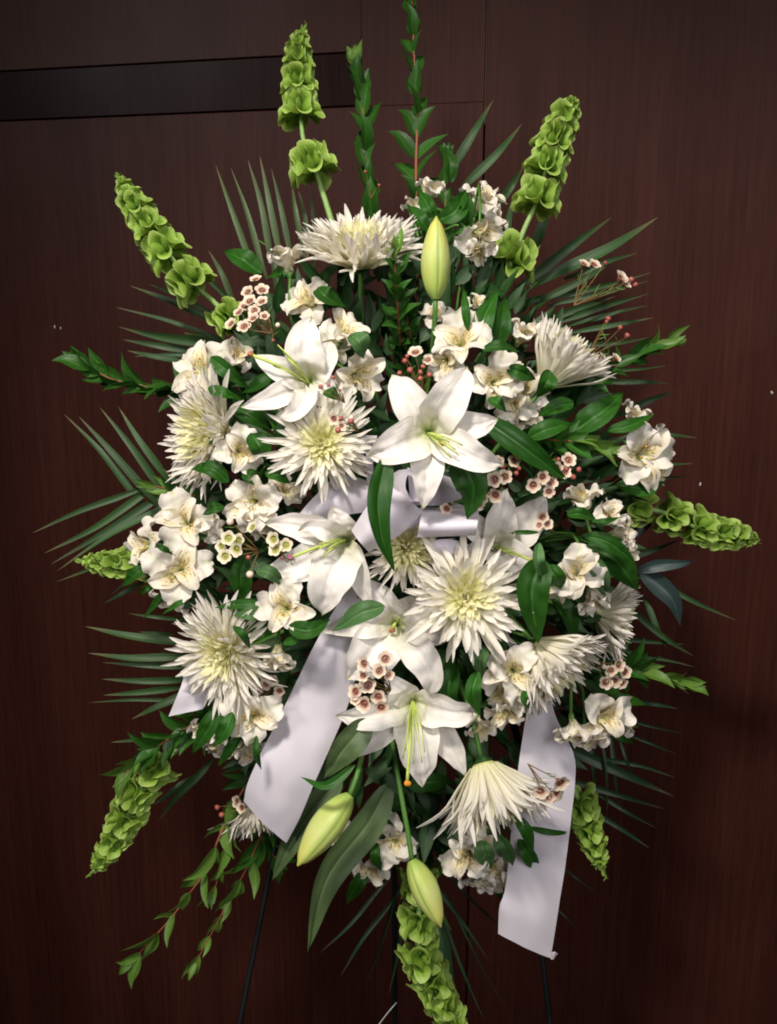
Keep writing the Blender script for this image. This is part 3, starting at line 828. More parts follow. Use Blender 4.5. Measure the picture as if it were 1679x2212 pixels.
alstro(A + 'bloom at the bottom, lowest of the bunch under the hanging brush mum', 1040, 1898, 44, (-0.1, -0.75, 0.5), 0.045, 0.9, 0)
alstro(A + 'bloom at the bottom overlapping the right tail, with an orange anther', 1102, 1888, 58, (0.1, -0.55, 0.7), 0.06, 0.95, 0, 90)
alstro(A + 'bloom lying on the right ribbon tail beside the leaf of the bottom bunch', 1158, 1830, 42, (0.4, 0.2, 0.6), 0.06, 0.85, 0)
alstro(A + 'shaded bloom behind the lowest bud stalk at the bottom centre', 852, 1818, 48, (-0.1, 0.0, 0.9), 0.0, 1.0, 1)
alstro(A + 'shaded bloom behind the wide drooping leaf at the bottom centre', 802, 1876, 44, (-0.1, -0.4, 0.8), 0.0, 0.95, 1)
alstro(A + 'bloom peeping out behind the plump slanting bud', 735, 1806, 36, (0.2, 0.2, 0.8), 0.0, 0.9, 0)

alstro(A + 'bloom turned right at the outer rim of the far right side-lit bloom', 1424, 962, 48, (0.8, 0.25, 0.4), 0.03, 0.85, 1)
alstro(A + 'bloom with greenish tips under the far right side-lit bloom', 1418, 1022, 42, (0.6, -0.5, 0.5), 0.03, 0.85, 0)
alstro(A + 'bloom tucked under the leftmost speckled bloom over the short left bells', 345, 1212, 40, (-0.4, -0.4, 0.7), 0.015, 0.9, 1)
alstro(A + 'bloom with a backward petal right of the topmost speckled bloom at left', 446, 1140, 42, (0.7, 0.1, 0.6), 0.025, 0.85, 0)
alstro(A + 'bloom hanging below the crumpled one under the forward-facing mum', 552, 1124, 46, (-0.1, -0.7, 0.6), 0.025, 0.9, 1)
alstro(A + 'shaded bloom between the two yellow throated blooms right of the left-turned lily', 712, 752, 44, (0.1, 0.2, 0.8), 0.0, 1.0, 1)
alstro(A + 'petals drooping left just above the upper right petal of the central lily', 962, 782, 46, (-0.3, -0.5, 0.75), 0.03, 0.9, 0)
alstro(A + 'bloom squeezed between the two crinkled blooms right of the central lily', 1098, 812, 44, (0.1, 0.3, 0.8), 0.01, 1.0, 1)
alstro(A + 'bloom with folded petals just under the creamy crinkled bloom', 1112, 872, 42, (0.0, -0.4, 0.85), 0.01, 1.0, 1)
alstro(A + 'bloom with green striped petals in the top right pair, behind its lower bloom', 1064, 470, 46, (0.8, 0.3, 0.3), 0.005, 0.9, 0)
alstro(A + 'bloom pointing down under the top right pair', 1036, 540, 40, (0.0, -0.9, 0.35), 0.02, 0.85, 1)
alstro(A + 'shaded bloom behind the speckled bloom left of the drooping cream mum', 1086, 1498, 44, (-0.3, -0.3, 0.7), 0.01, 0.95, 1)
alstro(A + 'bloom with creamy overlapping petals below the yellow throat at the right tail', 1272, 1590, 46, (0.1, -0.7, 0.6), 0.04, 0.9, 0)
alstro(A + 'small bloom turned away at the right rim of the yellow throated one', 1340, 1560, 42, (0.85, 0.1, 0.35), 0.025, 0.85, 1)
alstro(A + 'bloom in the middle of the bottom bunch behind its pale leaves', 1060, 1868, 48, (0.0, -0.3, 0.8), 0.03, 1.0, 0)
alstro(A + 'bloom at the bottom bunch squeezed against the left edge of the right tail', 1126, 1856, 42, (0.2, -0.2, 0.8), 0.05, 0.95, 0)
alstro(A + 'bloom at the bottom bunch right behind the brush mum tips', 1034, 1826, 44, (-0.1, 0.4, 0.8), 0.03, 0.95, 1)
alstro(A + 'shaded bloom below the half closed one under the lower left mum', 470, 1606, 44, (-0.3, -0.7, 0.5), 0.01, 0.95, 2)
alstro(A + 'ruffled bloom touching the left edge of the long tail in shade', 548, 1622, 44, (0.1, -0.7, 0.5), 0.02, 0.95, 1)
alstro(A + 'bloom half hidden left of the yellow hearted bloom at the right', 1214, 1260, 44, (-0.3, -0.4, 0.75), 0.03, 0.95, 1)

# ------------------------------------------------------------------ bells of Ireland
BELLS = []
rr = random.Random(21)
for k in range(5):
    p5, p2 = rr.random() * 6, rr.random() * 6
    prof = [(0.03, 0.0), (0.12, 0.05), (0.22, 0.16), (0.30, 0.32), (0.37, 0.50), (0.43, 0.68), (0.48, 0.83), (0.54, 0.94), (0.60, 0.99)]
    sq = rr.uniform(0.30, 0.44)
    p2 = rr.uniform(-.3, .3)
    V, F, UV = lathe(prof, 25, lambda s, a: (1 + s * s * (0.07 * math.cos(5 * a + p5) + sq * math.cos(2 * a + p2)), s ** 3 * (0.09 * math.sin(2 * a + p2 + .7) + 0.05 * math.cos(5 * a + p5))))
    BELLS.append(mesh_from('calyx', V, F, M['bell'], UV))
def bells(label, path, whorls, tipn=10, seed=1):
    """path of the stem from the foam to the tip; whorls: (x, y, radius, n)"""
    pts = [at(*p) for p in path]
    base = pts[0]
    o = thing('bells_of_ireland', label, 'flower stem', base, 'bells of Ireland stems')
    part_w('stem', tube(pts, 0.0040, 0.0016, 30, 8), M['bellstem'], o)
    curve = catmull(pts, 200)
    inv = o.matrix_basis.inverted()
    rr = random.Random(seed)
    for (x, y, r, n) in whorls:
        n += 3 if r > 37 else 1
        # nearest place on the stem
        best = min(range(len(curve)), key=lambda i: (curve[i] - CAM - (at(x, y, 0) - CAM) * ((curve[i] - CAM).dot(FWD) / D)).length)
        c = curve[best]
        T = (curve[min(200, best + 2)] - curve[max(0, best - 2)]).normalized()
        e1 = (TOCAM - T * TOCAM.dot(T)).normalized()
        e2 = T.cross(e1)
        a0 = rr.random() * 6
        for k in range(n):
            a = a0 + 6.283 * k / n + rr.uniform(-.15, .15)
            out = e1 * math.cos(a) + e2 * math.sin(a)
            el = rad(rr.uniform(2, 24) + max(0, 36 - r) * 1.7)
            ax = out * math.cos(el) + T * math.sin(el)
            L = r * U * rr.uniform(0.95, 1.12)
            m = Matrix.Translation(c + T * rr.uniform(-.12, .12) * L) @ shell(ax, T).to_4x4() @ Matrix.Diagonal((L * 0.88, L * 0.86, L * 0.86, 1))
            part_i('calyx', BELLS[rr.randrange(5)], o, inv @ m)
    tip = pts[-1]
    T = (curve[200] - curve[190]).normalized()
    for k in range(tipn):
        a = k * 2.4
        e1 = T.orthogonal().normalized()
        e2 = T.cross(e1)
        f = k / tipn
        d = (e1 * math.cos(a) + e2 * math.sin(a)) * (0.75 - 0.5 * f) + T * (0.5 + f)
        leaf_at(o, 'tip', tip - T * (26 * (1 - f)) * U, d, (e1 * math.cos(a) + e2 * math.sin(a)) * -1 + T * .3, rr.uniform(15, 24) * U, rr)
    return o
B = 'green bells of Ireland stem '
bells('tallest ' + B + 'rising above the largest mum', [(760, 620, 0.02), (705, 440, 0.02), (680, 365, 0.02), (655, 300, 0.02), (648, 200, 0.02), (643, 115, 0.02), (657, 62, 0.02)],
      [(683, 358, 50, 6), (648, 240, 45, 6), (647, 178, 39, 6), (644, 132, 33, 6), (646, 102, 25, 6), (651, 82, 16, 5)], 10, 1)
bells(B + 'leaning far out at the upper left', [(640, 830, 0.0), (540, 730, 0.01), (465, 655, 0.015), (412, 608, 0.02), (362, 545, 0.02), (318, 485, 0.02), (286, 432, 0.02), (256, 382, 0.02)],
      [(494, 690, 40, 6), (414, 610, 48, 6), (362, 542, 45, 6), (322, 490, 40, 6), (297, 450, 34, 6), (281, 421, 26, 6), (269, 400, 18, 6)], 10, 2)
bells(B + 'standing thick at the upper right beside the top pair', [(1050, 720, 0.0), (1078, 630, 0.02), (1108, 560, 0.03), (1135, 490, 0.03), (1163, 430, 0.03), (1186, 345, 0.03), (1212, 270, 0.03), (1236, 222, 0.03)],
      [(1105, 562, 52, 6), (1160, 432, 48, 6), (1182, 360, 44, 6), (1199, 306, 41, 7), (1214, 266, 35, 7), (1226, 239, 26, 7), (1233, 226, 16, 5)], 6, 3)
bells(B + 'sticking straight out at the far right', [(1240, 1130, 0.03), (1330, 1100, 0.03), (1400, 1100, 0.03), (1445, 1112, 0.03), (1520, 1145, 0.03), (1590, 1156, 0.03), (1632, 1166, 0.03)],
      [(1372, 1098, 40, 6), (1446, 1114, 40, 6), (1510, 1141, 42, 6), (1554, 1150, 37, 6), (1588, 1156, 30, 6), (1612, 1162, 21, 6)], 9, 4)
bells('short ' + B + 'poking out left under the speckled trio', [(420, 1210, 0.02), (330, 1212, 0.02), (250, 1218, 0.02), (176, 1212, 0.02)],
      [(300, 1214, 37, 6), (258, 1217, 33, 6), (224, 1215, 27, 6), (200, 1213, 20, 6)], 8, 5)
bells(B + 'hanging at the lower left, pale cups closely stacked', [(450, 1560, 0.0), (370, 1630, 0.02), (310, 1690, 0.03), (266, 1780, 0.03), (225, 1850, 0.03), (198, 1886, 0.03)],
      [(340, 1655, 44, 6), (304, 1710, 44, 6), (274, 1766, 40, 6), (249, 1812, 34, 6), (229, 1844, 26, 6), (214, 1864, 17, 6)], 9, 6)
bells('short bright ' + B + 'hanging right of the right ribbon tail', [(1190, 1600, 0.0), (1238, 1700, 0.02), (1264, 1770, 0.02), (1288, 1840, 0.02), (1303, 1884, 0.02)],
      [(1250, 1735, 41, 6), (1268, 1784, 37, 6), (1283, 1824, 29, 6), (1294, 1855, 20, 6)], 9, 7)
bells('lowest ' + B + 'trailing out of the bottom under the slim bud', [(890, 1700, 0.0), (905, 1920, 0.02), (906, 2050, 0.03), (935, 2122, 0.03), (968, 2190, 0.03), (996, 2250, 0.03)],
      [(905, 1905, 42, 6), (904, 1988, 46, 6), (910, 2066, 46, 6), (931, 2120, 43, 6), (951, 2160, 40, 6), (971, 2202, 35, 6), (987, 2234, 27, 6)], 8, 8)
# ------------------------------------------------------------------ myrtle and palm greenery
def myrtle(label, path, n, L, seed, young=0.2, r=0.0014, spread=0.9, twig=True):
    pts = [at(*p) for p in path]
    o = thing('myrtle_branch', label, 'greenery', pts[0], 'myrtle branches of the spray')
    part_w('twig', tube(pts, r, r * 0.5, 24, 6), M['twig'], o)
    cv = catmull(pts, 120)
    rr = random.Random(seed)
    for i in range(n):
        f = (i + 0.6) / n
        k = int(f * 119)
        T = (cv[min(120, k + 2)] - cv[max(0, k - 2)]).normalized()
        e1 = T.cross(TOCAM).normalized()
        e2 = T.cross(e1)
        a = (i % 2) * 1.5708 + rr.uniform(-.8, .8) + 0.4
        for sgn in (0, math.pi):
            out = e1 * math.cos(a + sgn) + e2 * math.sin(a + sgn)
            el = spread * rr.uniform(0.55, 1.35) * (1 - 0.5 * f)
            d = T * math.cos(el) + out * math.sin(el)
            l = L * 1.15 * U * rr.uniform(0.7, 1.25) * (1 - 0.25 * f)
            leaf_at(o, 'young' if f > 1 - young else 'myrtle', cv[k], d, (T * 0.6 - out * 0.3 + TOCAM * 0.8), l, rr)
    T = (cv[120] - cv[112]).normalized()
    for k in range(4):
        d = T + Vector((rr.uniform(-.3, .3), rr.uniform(-.3, .3), rr.uniform(-.3, .3)))
        leaf_at(o, 'young' if young > 0 else 'myrtle', cv[119], d, TOCAM, L * U * 0.55, rr)
    return o
Y = 'myrtle branch with '
myrtle('tall ' + Y + 'a bare reddish stalk, topmost stem at the centre', [(905, 640, -0.02), (899, 385, -0.02), (902, 250, -0.02), (895, 120, -0.02), (888, -40, -0.02)], 15, 76, 1, 0.05, 0.0024, 0.85)
myrtle('dark ' + Y + 'close narrow leaves between the tallest bells and the topmost stem', [(812, 520, -0.02), (800, 400, -0.03), (790, 300, -0.03), (780, 200, -0.03), (766, 128, -0.03)], 11, 74, 2, 0.1, 0.0016, 0.6)
myrtle(Y + 'dark glossy leaves reaching out at the left above the left mum', [(560, 900, -0.01), (450, 858, 0.0), (370, 843, 0.0), (250, 822, 0.0), (170, 780, 0.0)], 20, 80, 3, 0.0, 0.0015)
myrtle(Y + 'bright leaf tips at the right below the upper right mum', [(1120, 870, 0.04), (1220, 838, 0.04), (1310, 802, 0.03), (1390, 762, 0.02), (1448, 742, 0.02)], 15, 70, 4, 0.22, 0.0015)
myrtle('short ' + Y + 'fresh light leaves right of the pointed lily leaf', [(1090, 945, 0.09), (1180, 950, 0.11), (1250, 954, 0.12), (1306, 968, 0.12)], 11, 62, 5, 0.4, 0.0013)
myrtle('upright dark ' + Y + 'broad leaves below the largest mum at the centre', [(868, 790, 0.06), (862, 700, 0.09), (856, 620, 0.12), (852, 540, 0.14)], 13, 56, 6, 0.12, 0.0014, 1.15)
myrtle('dark ' + Y + 'broad leaves low behind the upright one in the centre', [(890, 850, 0.04), (890, 760, 0.07), (880, 680, 0.09)], 9, 54, 7, 0.0, 0.0014, 1.2)
myrtle('long trailing ' + Y + 'a brown twig, longest of the bottom left sprays', [(560, 1640, 0.0), (505, 1745, 0.02), (472, 1812, 0.03), (449, 1874, 0.03), (409, 1931, 0.03), (370, 1983, 0.03), (337, 2020, 0.03), (284, 2078, 0.03)], 9, 78, 8, 0.85, 0.0014, 0.8)
myrtle('small forked ' + Y + 'few leaves between the two bottom left sprays', [(520, 1760, 0.0), (495, 1828, 0.02), (474, 1890, 0.02), (460, 1932, 0.02)], 4, 58, 9, 0.9, 0.0010, 0.7)
myrtle('trailing ' + Y + 'pointed leaves, right one of the bottom left sprays', [(590, 1740, 0.0), (535, 1871, 0.02), (502, 1930, 0.02), (475, 1983, 0.02), (455, 2020, 0.02), (422, 2082, 0.02)], 8, 70, 10, 0.7, 0.0012, 0.75)
myrtle(Y + 'pale green pointed leaves at the right under the right edge mum', [(1260, 1440, 0.04), (1350, 1448, 0.04), (1420, 1458, 0.04), (1484, 1474, 0.04)], 10, 76, 11, 0.5, 0.0012, 0.8)
myrtle('leafy ' + Y + 'stacked small leaves over the lower left bells', [(480, 1530, 0.03), (400, 1575, 0.05), (330, 1620, 0.05), (268, 1672, 0.05)], 14, 70, 12, 0.25, 0.0014, 0.9)
myrtle(Y + 'leaves lying on the left palm frond', [(560, 1105, 0.02), (460, 1080, 0.03), (390, 1062, 0.03), (325, 1048, 0.03)], 8, 58, 13, 0.2, 0.0013, 0.7)
myrtle('dark ' + Y + 'drooping leaves behind the slim bottom bud', [(880, 1640, 0.0), (900, 1760, 0.0), (915, 1850, 0.0), (925, 1930, 0.0)], 9, 60, 14, 0.0, 0.0012, 0.9)
myrtle('dark ' + Y + 'leaves peeping out left of the top pair of blooms', [(960, 560, -0.02), (962, 450, -0.02), (962, 375, -0.02), (962, 335, -0.02)], 5, 60, 15, 0.0, 0.0012, 0.6)
myrtle('dark ' + Y + 'leaves between the long ribbon tail and the lower left sprays', [(560, 1580, -0.02), (545, 1680, -0.01), (560, 1800, 0.0), (600, 1860, 0.0)], 9, 60, 16, 0.0, 0.0012, 0.9)

def palm(label, rachis, leaflets, z=-0.04, mat='palm', dz=0.0):
    pts = [at(*p) for p in rachis]
    o = thing('palm_frond', label, 'palm frond', pts[0], 'palm fronds at the back of the spray')
    part_w('rachis', tube(pts, 0.0022, 0.0010, 16, 6), M['stem'], o)
    rr = random.Random(int(leaflets[0][0] + leaflets[0][1]))
    for lf in leaflets:
        bx, by, tx, ty, w = lf[:5]
        z0 = z + rr.uniform(-.006, .006)
        mx, my = (bx + tx) / 2, (by + ty) / 2
        ln = math.hypot(tx - bx, ty - by)
        nx, ny = -(ty - by) / ln, (tx - bx) / ln
        b = rr.uniform(-.035, .035) * ln
        # the leaflet starts on the frond's rachis side of its seen base
        ex, ey = bx - (tx - bx) * 0.25, by - (ty - by) * 0.25
        g = blade([at(ex, ey, z0 - 0.01), at(bx, by, z0), at(mx + nx * b, my + ny * b, z0 + 0.006), at(tx, ty, z0 - 0.008 + dz)], w * U * 0.55, w_palm,
                  (TOCAM + dv(nx, -ny, 0) * rr.uniform(-.5, .5)), cup=0.0, fold=0.35, nu=14, nv=4, twist=rr.uniform(-.5, .5))
        part_w('leaflet', g, M[mat], o)
    return o
P = 'palm frond '
palm(P + 'with greyish spear leaflets standing up left of the largest mum', [(760, 820, -0.05), (680, 680, -0.05), (610, 560, -0.05), (560, 520, -0.05)],
     [(538, 554, 465, 353, 15), (561, 554, 498, 360, 14), (584, 545, 535, 343, 16), (601, 528, 561, 335, 16), (624, 528, 586, 362, 14), (650, 515, 629, 390, 13), (664, 515, 644, 409, 12),
      (680, 500, 668, 400, 11), (600, 640, 575, 500, 16), (640, 660, 620, 520, 16), (500, 640, 450, 540, 14)], -0.04, 'palm_pale')
palm(P + 'spreading stiff leaflets to the left under the upper left bells', [(720, 860, -0.05), (600, 780, -0.05), (480, 735, -0.05), (400, 720, -0.05)],
     [(466, 693, 281, 617, 18), (482, 736, 248, 663, 12), (449, 739, 254, 705, 24), (400, 756, 264, 733, 16), (383, 779, 274, 757, 14), (433, 663, 320, 612, 10), (450, 770, 290, 770, 12), (500, 650, 400, 560, 12)])
palm('long ' + P + 'arching out at the left edge with leaflets combed up and down', [(660, 1190, -0.03), (560, 1150, -0.03), (420, 1088, -0.03), (340, 1066, -0.03), (270, 1064, -0.03)],
     [(287, 1065, 139, 895, 16), (314, 1060, 170, 899, 18), (340, 1043, 216, 880, 18), (350, 1017, 254, 876, 16), (420, 1075, 350, 1010, 18), (460, 1075, 400, 1000, 16), (277, 1066, 69, 1152, 14), (307, 1069, 96, 1195, 17), (333, 1082, 110, 1219, 17),
      (373, 1089, 124, 1233, 17), (330, 1165, 122, 1257, 14), (400, 1130, 250, 1250, 14), (440, 1140, 330, 1260, 14)], -0.015)
palm(P + 'with dark flat leaflets lying level at the lower left', [(640, 1460, -0.04), (520, 1440, -0.04), (440, 1430, -0.04), (380, 1430, -0.04)],
     [(373, 1386, 183, 1353, 20), (376, 1419, 190, 1411, 18), (380, 1440, 221, 1431, 14), (380, 1469, 220, 1467, 16), (370, 1487, 223, 1502, 16), (370, 1512, 191, 1518, 9), (400, 1500, 284, 1554, 18), (376, 1337, 276, 1325, 9),
      (300, 1264, 225, 1303, 14), (290, 1240, 240, 1285, 8), (360, 1590, 238, 1604, 12), (436, 1666, 340, 1775, 20), (400, 1690, 330, 1740, 16), (360, 1370, 300, 1365, 8)], -0.03)
palm(P + 'with long dark blades fanned out behind the upper right bells', [(960, 900, -0.05), (1040, 760, -0.05), (1110, 660, -0.05), (1160, 610, -0.05)],
     [(984, 353, 1066, 215, 20), (1016, 390, 1128, 267, 20), (1155, 594, 1322, 469, 24), (1201, 591, 1422, 469, 28), (1251, 591, 1379, 546, 14), (1155, 647, 1409, 588, 16), (1227, 650, 1402, 606, 12), (1227, 687, 1402, 634, 17),
      (1240, 700, 1376, 667, 12), (1160, 520, 1190, 430, 24), (1085, 430, 1130, 360, 18), (1090, 560, 1110, 420, 22), (1190, 640, 1330, 560, 18), (1180, 690, 1330, 640, 18)], -0.05, 'palm')
palm(P + 'with narrow leaflets pointing right behind the upper right mum', [(1040, 960, -0.05), (1160, 850, -0.05), (1260, 780, -0.05), (1330, 740, -0.05)],
     [(1264, 713, 1412, 686, 12), (1264, 745, 1403, 729, 12), (1330, 825, 1446, 828, 12), (1290, 690, 1400, 660, 8), (1350, 890, 1462, 843, 18), (1310, 800, 1440, 790, 8), (1390, 944, 1508, 946, 14), (1400, 1000, 1500, 1001, 10), (1390, 1028, 1500, 1027, 10), (1330, 1060, 1470, 1085, 10)], -0.04)
palm(P + 'with long thin leaflets slanting down right beyond the right edge mum', [(1060, 1250, -0.04), (1220, 1240, -0.04), (1340, 1240, -0.04), (1420, 1260, -0.04)],
     [(1400, 1240, 1590, 1340, 13), (1380, 1330, 1500, 1418, 16), (1340, 1380, 1480, 1392, 10), (1360, 1420, 1500, 1440, 8), (1400, 1310, 1440, 1400, 14), (1340, 1395, 1490, 1500, 10), (1330, 1210, 1470, 1165, 16)], -0.03)
palm('dark ' + P + 'drooping at the lower right behind the right tail', [(1000, 1480, -0.05), (1160, 1540, -0.05), (1300, 1570, -0.05), (1380, 1570, -0.05)],
     [(1380, 1518, 1465, 1531, 10), (1356, 1554, 1480, 1585, 8), (1356, 1585, 1465, 1630, 8), (1246, 1626, 1456, 1720, 24), (1250, 1691, 1438, 1748, 15), (1287, 1756, 1404, 1833, 12), (1321, 1599, 1342, 1763, 10), (1300, 1600, 1312, 1770, 8),
      (1340, 1600, 1375, 1690, 7), (1222, 1879, 1286, 1925, 4), (1200, 1960, 1250, 2011, 4), (1280, 1610, 1290, 1720, 10), (1300, 1720, 1420, 1790, 10), (1310, 1640, 1460, 1680, 10)], -0.05, 'palm_dark')
palm('thin dark ' + P + 'trailing out of the bottom beside the lowest bells', [(880, 1560, -0.05), (910, 1750, -0.06), (950, 1950, -0.06), (975, 2010, -0.06)],
     [(955, 1978, 1048, 2208, 8), (979, 1961, 1099, 2187, 5), (952, 2020, 985, 2170, 42), (842, 1954, 736, 2109, 10), (850, 1950, 790, 2130, 9), (870, 1960, 840, 2150, 10), (812, 1930, 690, 2060, 9), (930, 1900, 1060, 2080, 10), (960, 1880, 1090, 2010, 8)], -0.06, 'palm_dark')
eu = thing('eucalyptus_sprig', 'blue-grey pointed leaves at the right beside the right edge mum', 'greenery', at(1340, 1270, -0.01))
for pts, w in (([(1370, 1235, 0.0), (1420, 1222, 0.01), (1470, 1218, 0.01), (1502, 1211, 0.0)], 26), ([(1380, 1235, 0.0), (1420, 1262, 0.0), (1455, 1300, 0.0), (1470, 1352, -0.01)], 44), ([(1360, 1160, 0.0), (1390, 1140, 0.0), (1415, 1128, 0.0)], 22)):
    part_w('leaf', blade([at(*p) for p in pts], w * U * .5, w_leaf, TOCAM, cup=.2, fold=.2), M['eucalyptus'], eu)
part_w('twig', tube([at(1230, 1250, -0.02), at(1320, 1245, -0.005), at(1375, 1235, 0.0)], 0.0018, 0.0012, 8, 6), M['stem'], eu)

# ------------------------------------------------------------------ wax flowers
def wax_cup(seed, mat):
    rr = random.Random(seed)
    prof = [(0.02, -0.62), (0.20, -0.55), (0.42, -0.22), (0.50, 0.02), (0.46, 0.10), (0.55, 0.16), (0.80, 0.22), (1.0, 0.30), (1.10, 0.36)]
    ph = rr.random() * 6
    V, F, UV = lathe(prof, 40, lambda s, a: (1 - (0.26 * abs(math.sin(2.5 * a + ph + 1.5708)) ** 3 if False else 0.30 * (1 - abs(math.cos(2.5 * a + ph)) ** 0.45)) * max(0, (s - .5) * 2), 0.12 * math.sin(a + ph) * s))
    UV = [(min(1, max(0, (u - 0.4) / 0.6)), v) for u, v in UV]
    return mesh_from('flower', V, F, mat, UV)
WAX = [wax_cup(1, M['wax']), wax_cup(2, M['wax']), wax_cup(3, M['wax_green'])]
EYEG = lathe([(0.50, 0.03), (0.44, -0.02), (0.30, -0.06), (0.12, -0.03), (0.05, 0.10), (0.001, 0.14)], 14)
EYE = [mesh_from('flower_eye', EYEG[0], EYEG[1], M[k], EYEG[2]) for k in ('wax_eye', 'wax_eye', 'wax_eye_green')]
BUDG = lathe([(0.1, -1.3), (0.35, -0.9), (0.75, -0.3), (0.95, 0.2), (0.75, 0.75), (0.35, 0.98), (0.001, 1.02)], 10)
BERRY = [mesh_from('flower_bud', BUDG[0], BUDG[1], M[k], BUDG[2]) for k in ('berry', 'berry_pale')]
def waxflower(label, root, flowers, buds=(), z=0.0, kind=0, needles=6, face=(0, 0, 1)):
    rp = at(root[0], root[1], H(*root) + z - 0.02)
    o = thing('waxflower_sprig', label, 'wax flower', rp, 'wax flower sprigs of the spray')
    rr = random.Random(int(root[0] + root[1] * 2))
    inv = o.matrix_basis.inverted()
    allp = [(x, y, r, 0) for x, y, r in flowers] + [(b[0], b[1], b[2], 1) for b in buds]
    for i, (x, y, r, isb) in enumerate(allp):
        zz = H(x, y) + z + rr.uniform(-.006, .006)
        p = at(x, y, zz)
        out = dv((x - root[0]) / 190 + face[0] + rr.uniform(-.25, .25), -(y - root[1]) / 190 + face[1] + rr.uniform(-.25, .25), face[2])
        q = r * px_at(zz) * (0.74 if isb else 0.98)
        m = Matrix.Translation(p) @ frame(out, rr.random() * 6).to_4x4() @ Matrix.Diagonal((q, q, q * rr.uniform(0.85, 1.15), 1))
        if isb:
            pale = len(buds[i - len(flowers)]) > 3
            part_i('flower_bud', BERRY[1 if pale else 0], o, inv @ m)
        else:
            kk = kind if kind == 2 else rr.randrange(2)
            fl = part_i('flower', WAX[kk], o, inv @ m)
            part_i('flower_eye', EYE[kk], fl, Matrix.Identity(4))
        mid = rp.lerp(p, 0.55) - out * 0.004 + TOCAM * 0.002
        part_w('twig', tube([rp, mid, p - out * r * U * 0.6], 0.0006, 0.0004, 7, 5), M['waxtwig'], o)
        for k in range(2 if needles else 0):
            q = rp.lerp(p, rr.uniform(.35, .85))
            leaf_at(o, 'needle', q, out + Vector((rr.uniform(-1, 1), rr.uniform(-1, 1), rr.uniform(-1, 1))) * .8, TOCAM, rr.uniform(14, 26) * U, rr)
    return o
X = 'wax flower sprig '
waxflower(X + 'of a dozen pinkish cups in front of the upper left bells', (590, 720),
          [(553, 604, 13), (536, 632, 14), (567, 628, 15), (540, 652, 15), (566, 652, 14), (550, 672, 14), (529, 663, 13), (548, 688, 13), (516, 676, 12), (500, 700, 14), (528, 706, 16), (572, 684, 11)],
          [(600, 703, 8, 1), (590, 735, 5)], 0.055, face=(0.0, 0.3, 1))
waxflower(X + 'of five green-eyed cups right of the left trio', (560, 1190), [(494, 1163, 16), (516, 1168, 15), (512, 1186, 16), (480, 1180, 14), (487, 1202, 16)], [(498, 1127, 12, 1), (537, 1204, 8), (540, 1240, 12, 1)], 0.05, 2)
waxflower(X + 'of three green-eyed cups against the petals of the plum tipped lily', (650, 1230), [(592, 1165, 16), (596, 1188, 16), (618, 1178, 15), (546, 1140, 13)], [(610, 1205, 6)], 0.055, 2)
waxflower(X + 'of ten pink cups with maroon eyes between the two lower lilies', (845, 1490),
          [(787, 1434, 16), (833, 1424, 17), (820, 1450, 16), (785, 1460, 13), (796, 1480, 18), (769, 1494, 17), (818, 1505, 16), (788, 1520, 18), (824, 1528, 16), (768, 1512, 11), (840, 1458, 12)], (), 0.10)
waxflower(X + 'of dark-eyed cups directly right of the central lily tip', (1110, 1010),
          [(1068, 1036, 17), (1091, 1030, 16), (1071, 1069, 17), (1076, 997, 13), (1110, 996, 14), (1045, 1075, 12), (966, 1098, 14), (1036, 1088, 14)],
          [(1087, 1008, 8), (1116, 1022, 8), (1122, 1012, 7), (1060, 985, 6, 1)], 0.05)
waxflower(X + 'with pink buds under the pointed lily leaf at the right', (1170, 990),
          [(1152, 1048, 16), (1172, 1030, 15), (1190, 1042, 15), (1202, 1010, 14), (1228, 994, 16), (1220, 1020, 14), (1186, 1062, 13)],
          [(1224, 1012, 10), (1250, 1014, 9), (1238, 1030, 9), (1206, 992, 7)], 0.055)
waxflower(X + 'of a few cream cups high at the upper right beyond the bells', (1240, 660), [(1262, 571, 13), (1283, 572, 14), (1342, 602, 17), (1350, 612, 14)], [(1364, 604, 9), (1372, 615, 8), (1308, 568, 6)], 0.02, 0, 4, (0.1, 0.35, 0.9))
waxflower(X + 'of coral buds on green needles right of the upper right mum', (1270, 770), [(1302, 772, 12), (1330, 775, 12)], [(1314, 689, 9), (1340, 708, 8), (1355, 725, 9), (1310, 695, 6)], 0.04, 0, 8, (0.3, 0.5, 0.5))
waxflower(X + 'of red round buds in the dark above the central lily', (915, 850), [(898, 762, 16), (925, 778, 12)], [(875, 780, 9), (864, 806, 8), (886, 800, 10), (909, 804, 9), (928, 810, 9), (908, 818, 9), (914, 792, 8), (880, 770, 7)], 0.06)
waxflower(X + 'of red buds lying on the forward-facing mum', (775, 930), [(722, 905, 13), (738, 920, 10)], [(737, 904, 9), (758, 910, 10), (731, 930, 10), (759, 902, 9, 1)], 0.115)
waxflower(X + 'of tiny red buds at the throat of the left-turned lily', (745, 870), (), [(693, 836, 8), (720, 816, 7), (710, 832, 6), (735, 843, 5)], 0.09)
waxflower(X + 'of three pink cups lying on the right ribbon tail', (1140, 1650), [(1210, 1690, 19), (1168, 1708, 17), (1198, 1716, 18), (1186, 1722, 14)], (), 0.10, 0, 8)
waxflower(X + 'of pinkish cups at the right end of the drooping cream mum', (1290, 1430), [(1336, 1436, 15), (1350, 1452, 14), (1326, 1470, 17), (1308, 1474, 15), (1344, 1476, 13), (1320, 1448, 13)], [(1305, 1440, 8, 1)], 0.06)
waxflower(X + 'with two red buds above the small pinkish mum at the bottom left', (545, 1740), [(514, 1732, 14), (524, 1745, 12)], [(470, 1744, 9), (480, 1760, 9)], 0.03, 0, 8, (-.3, 0, .6))
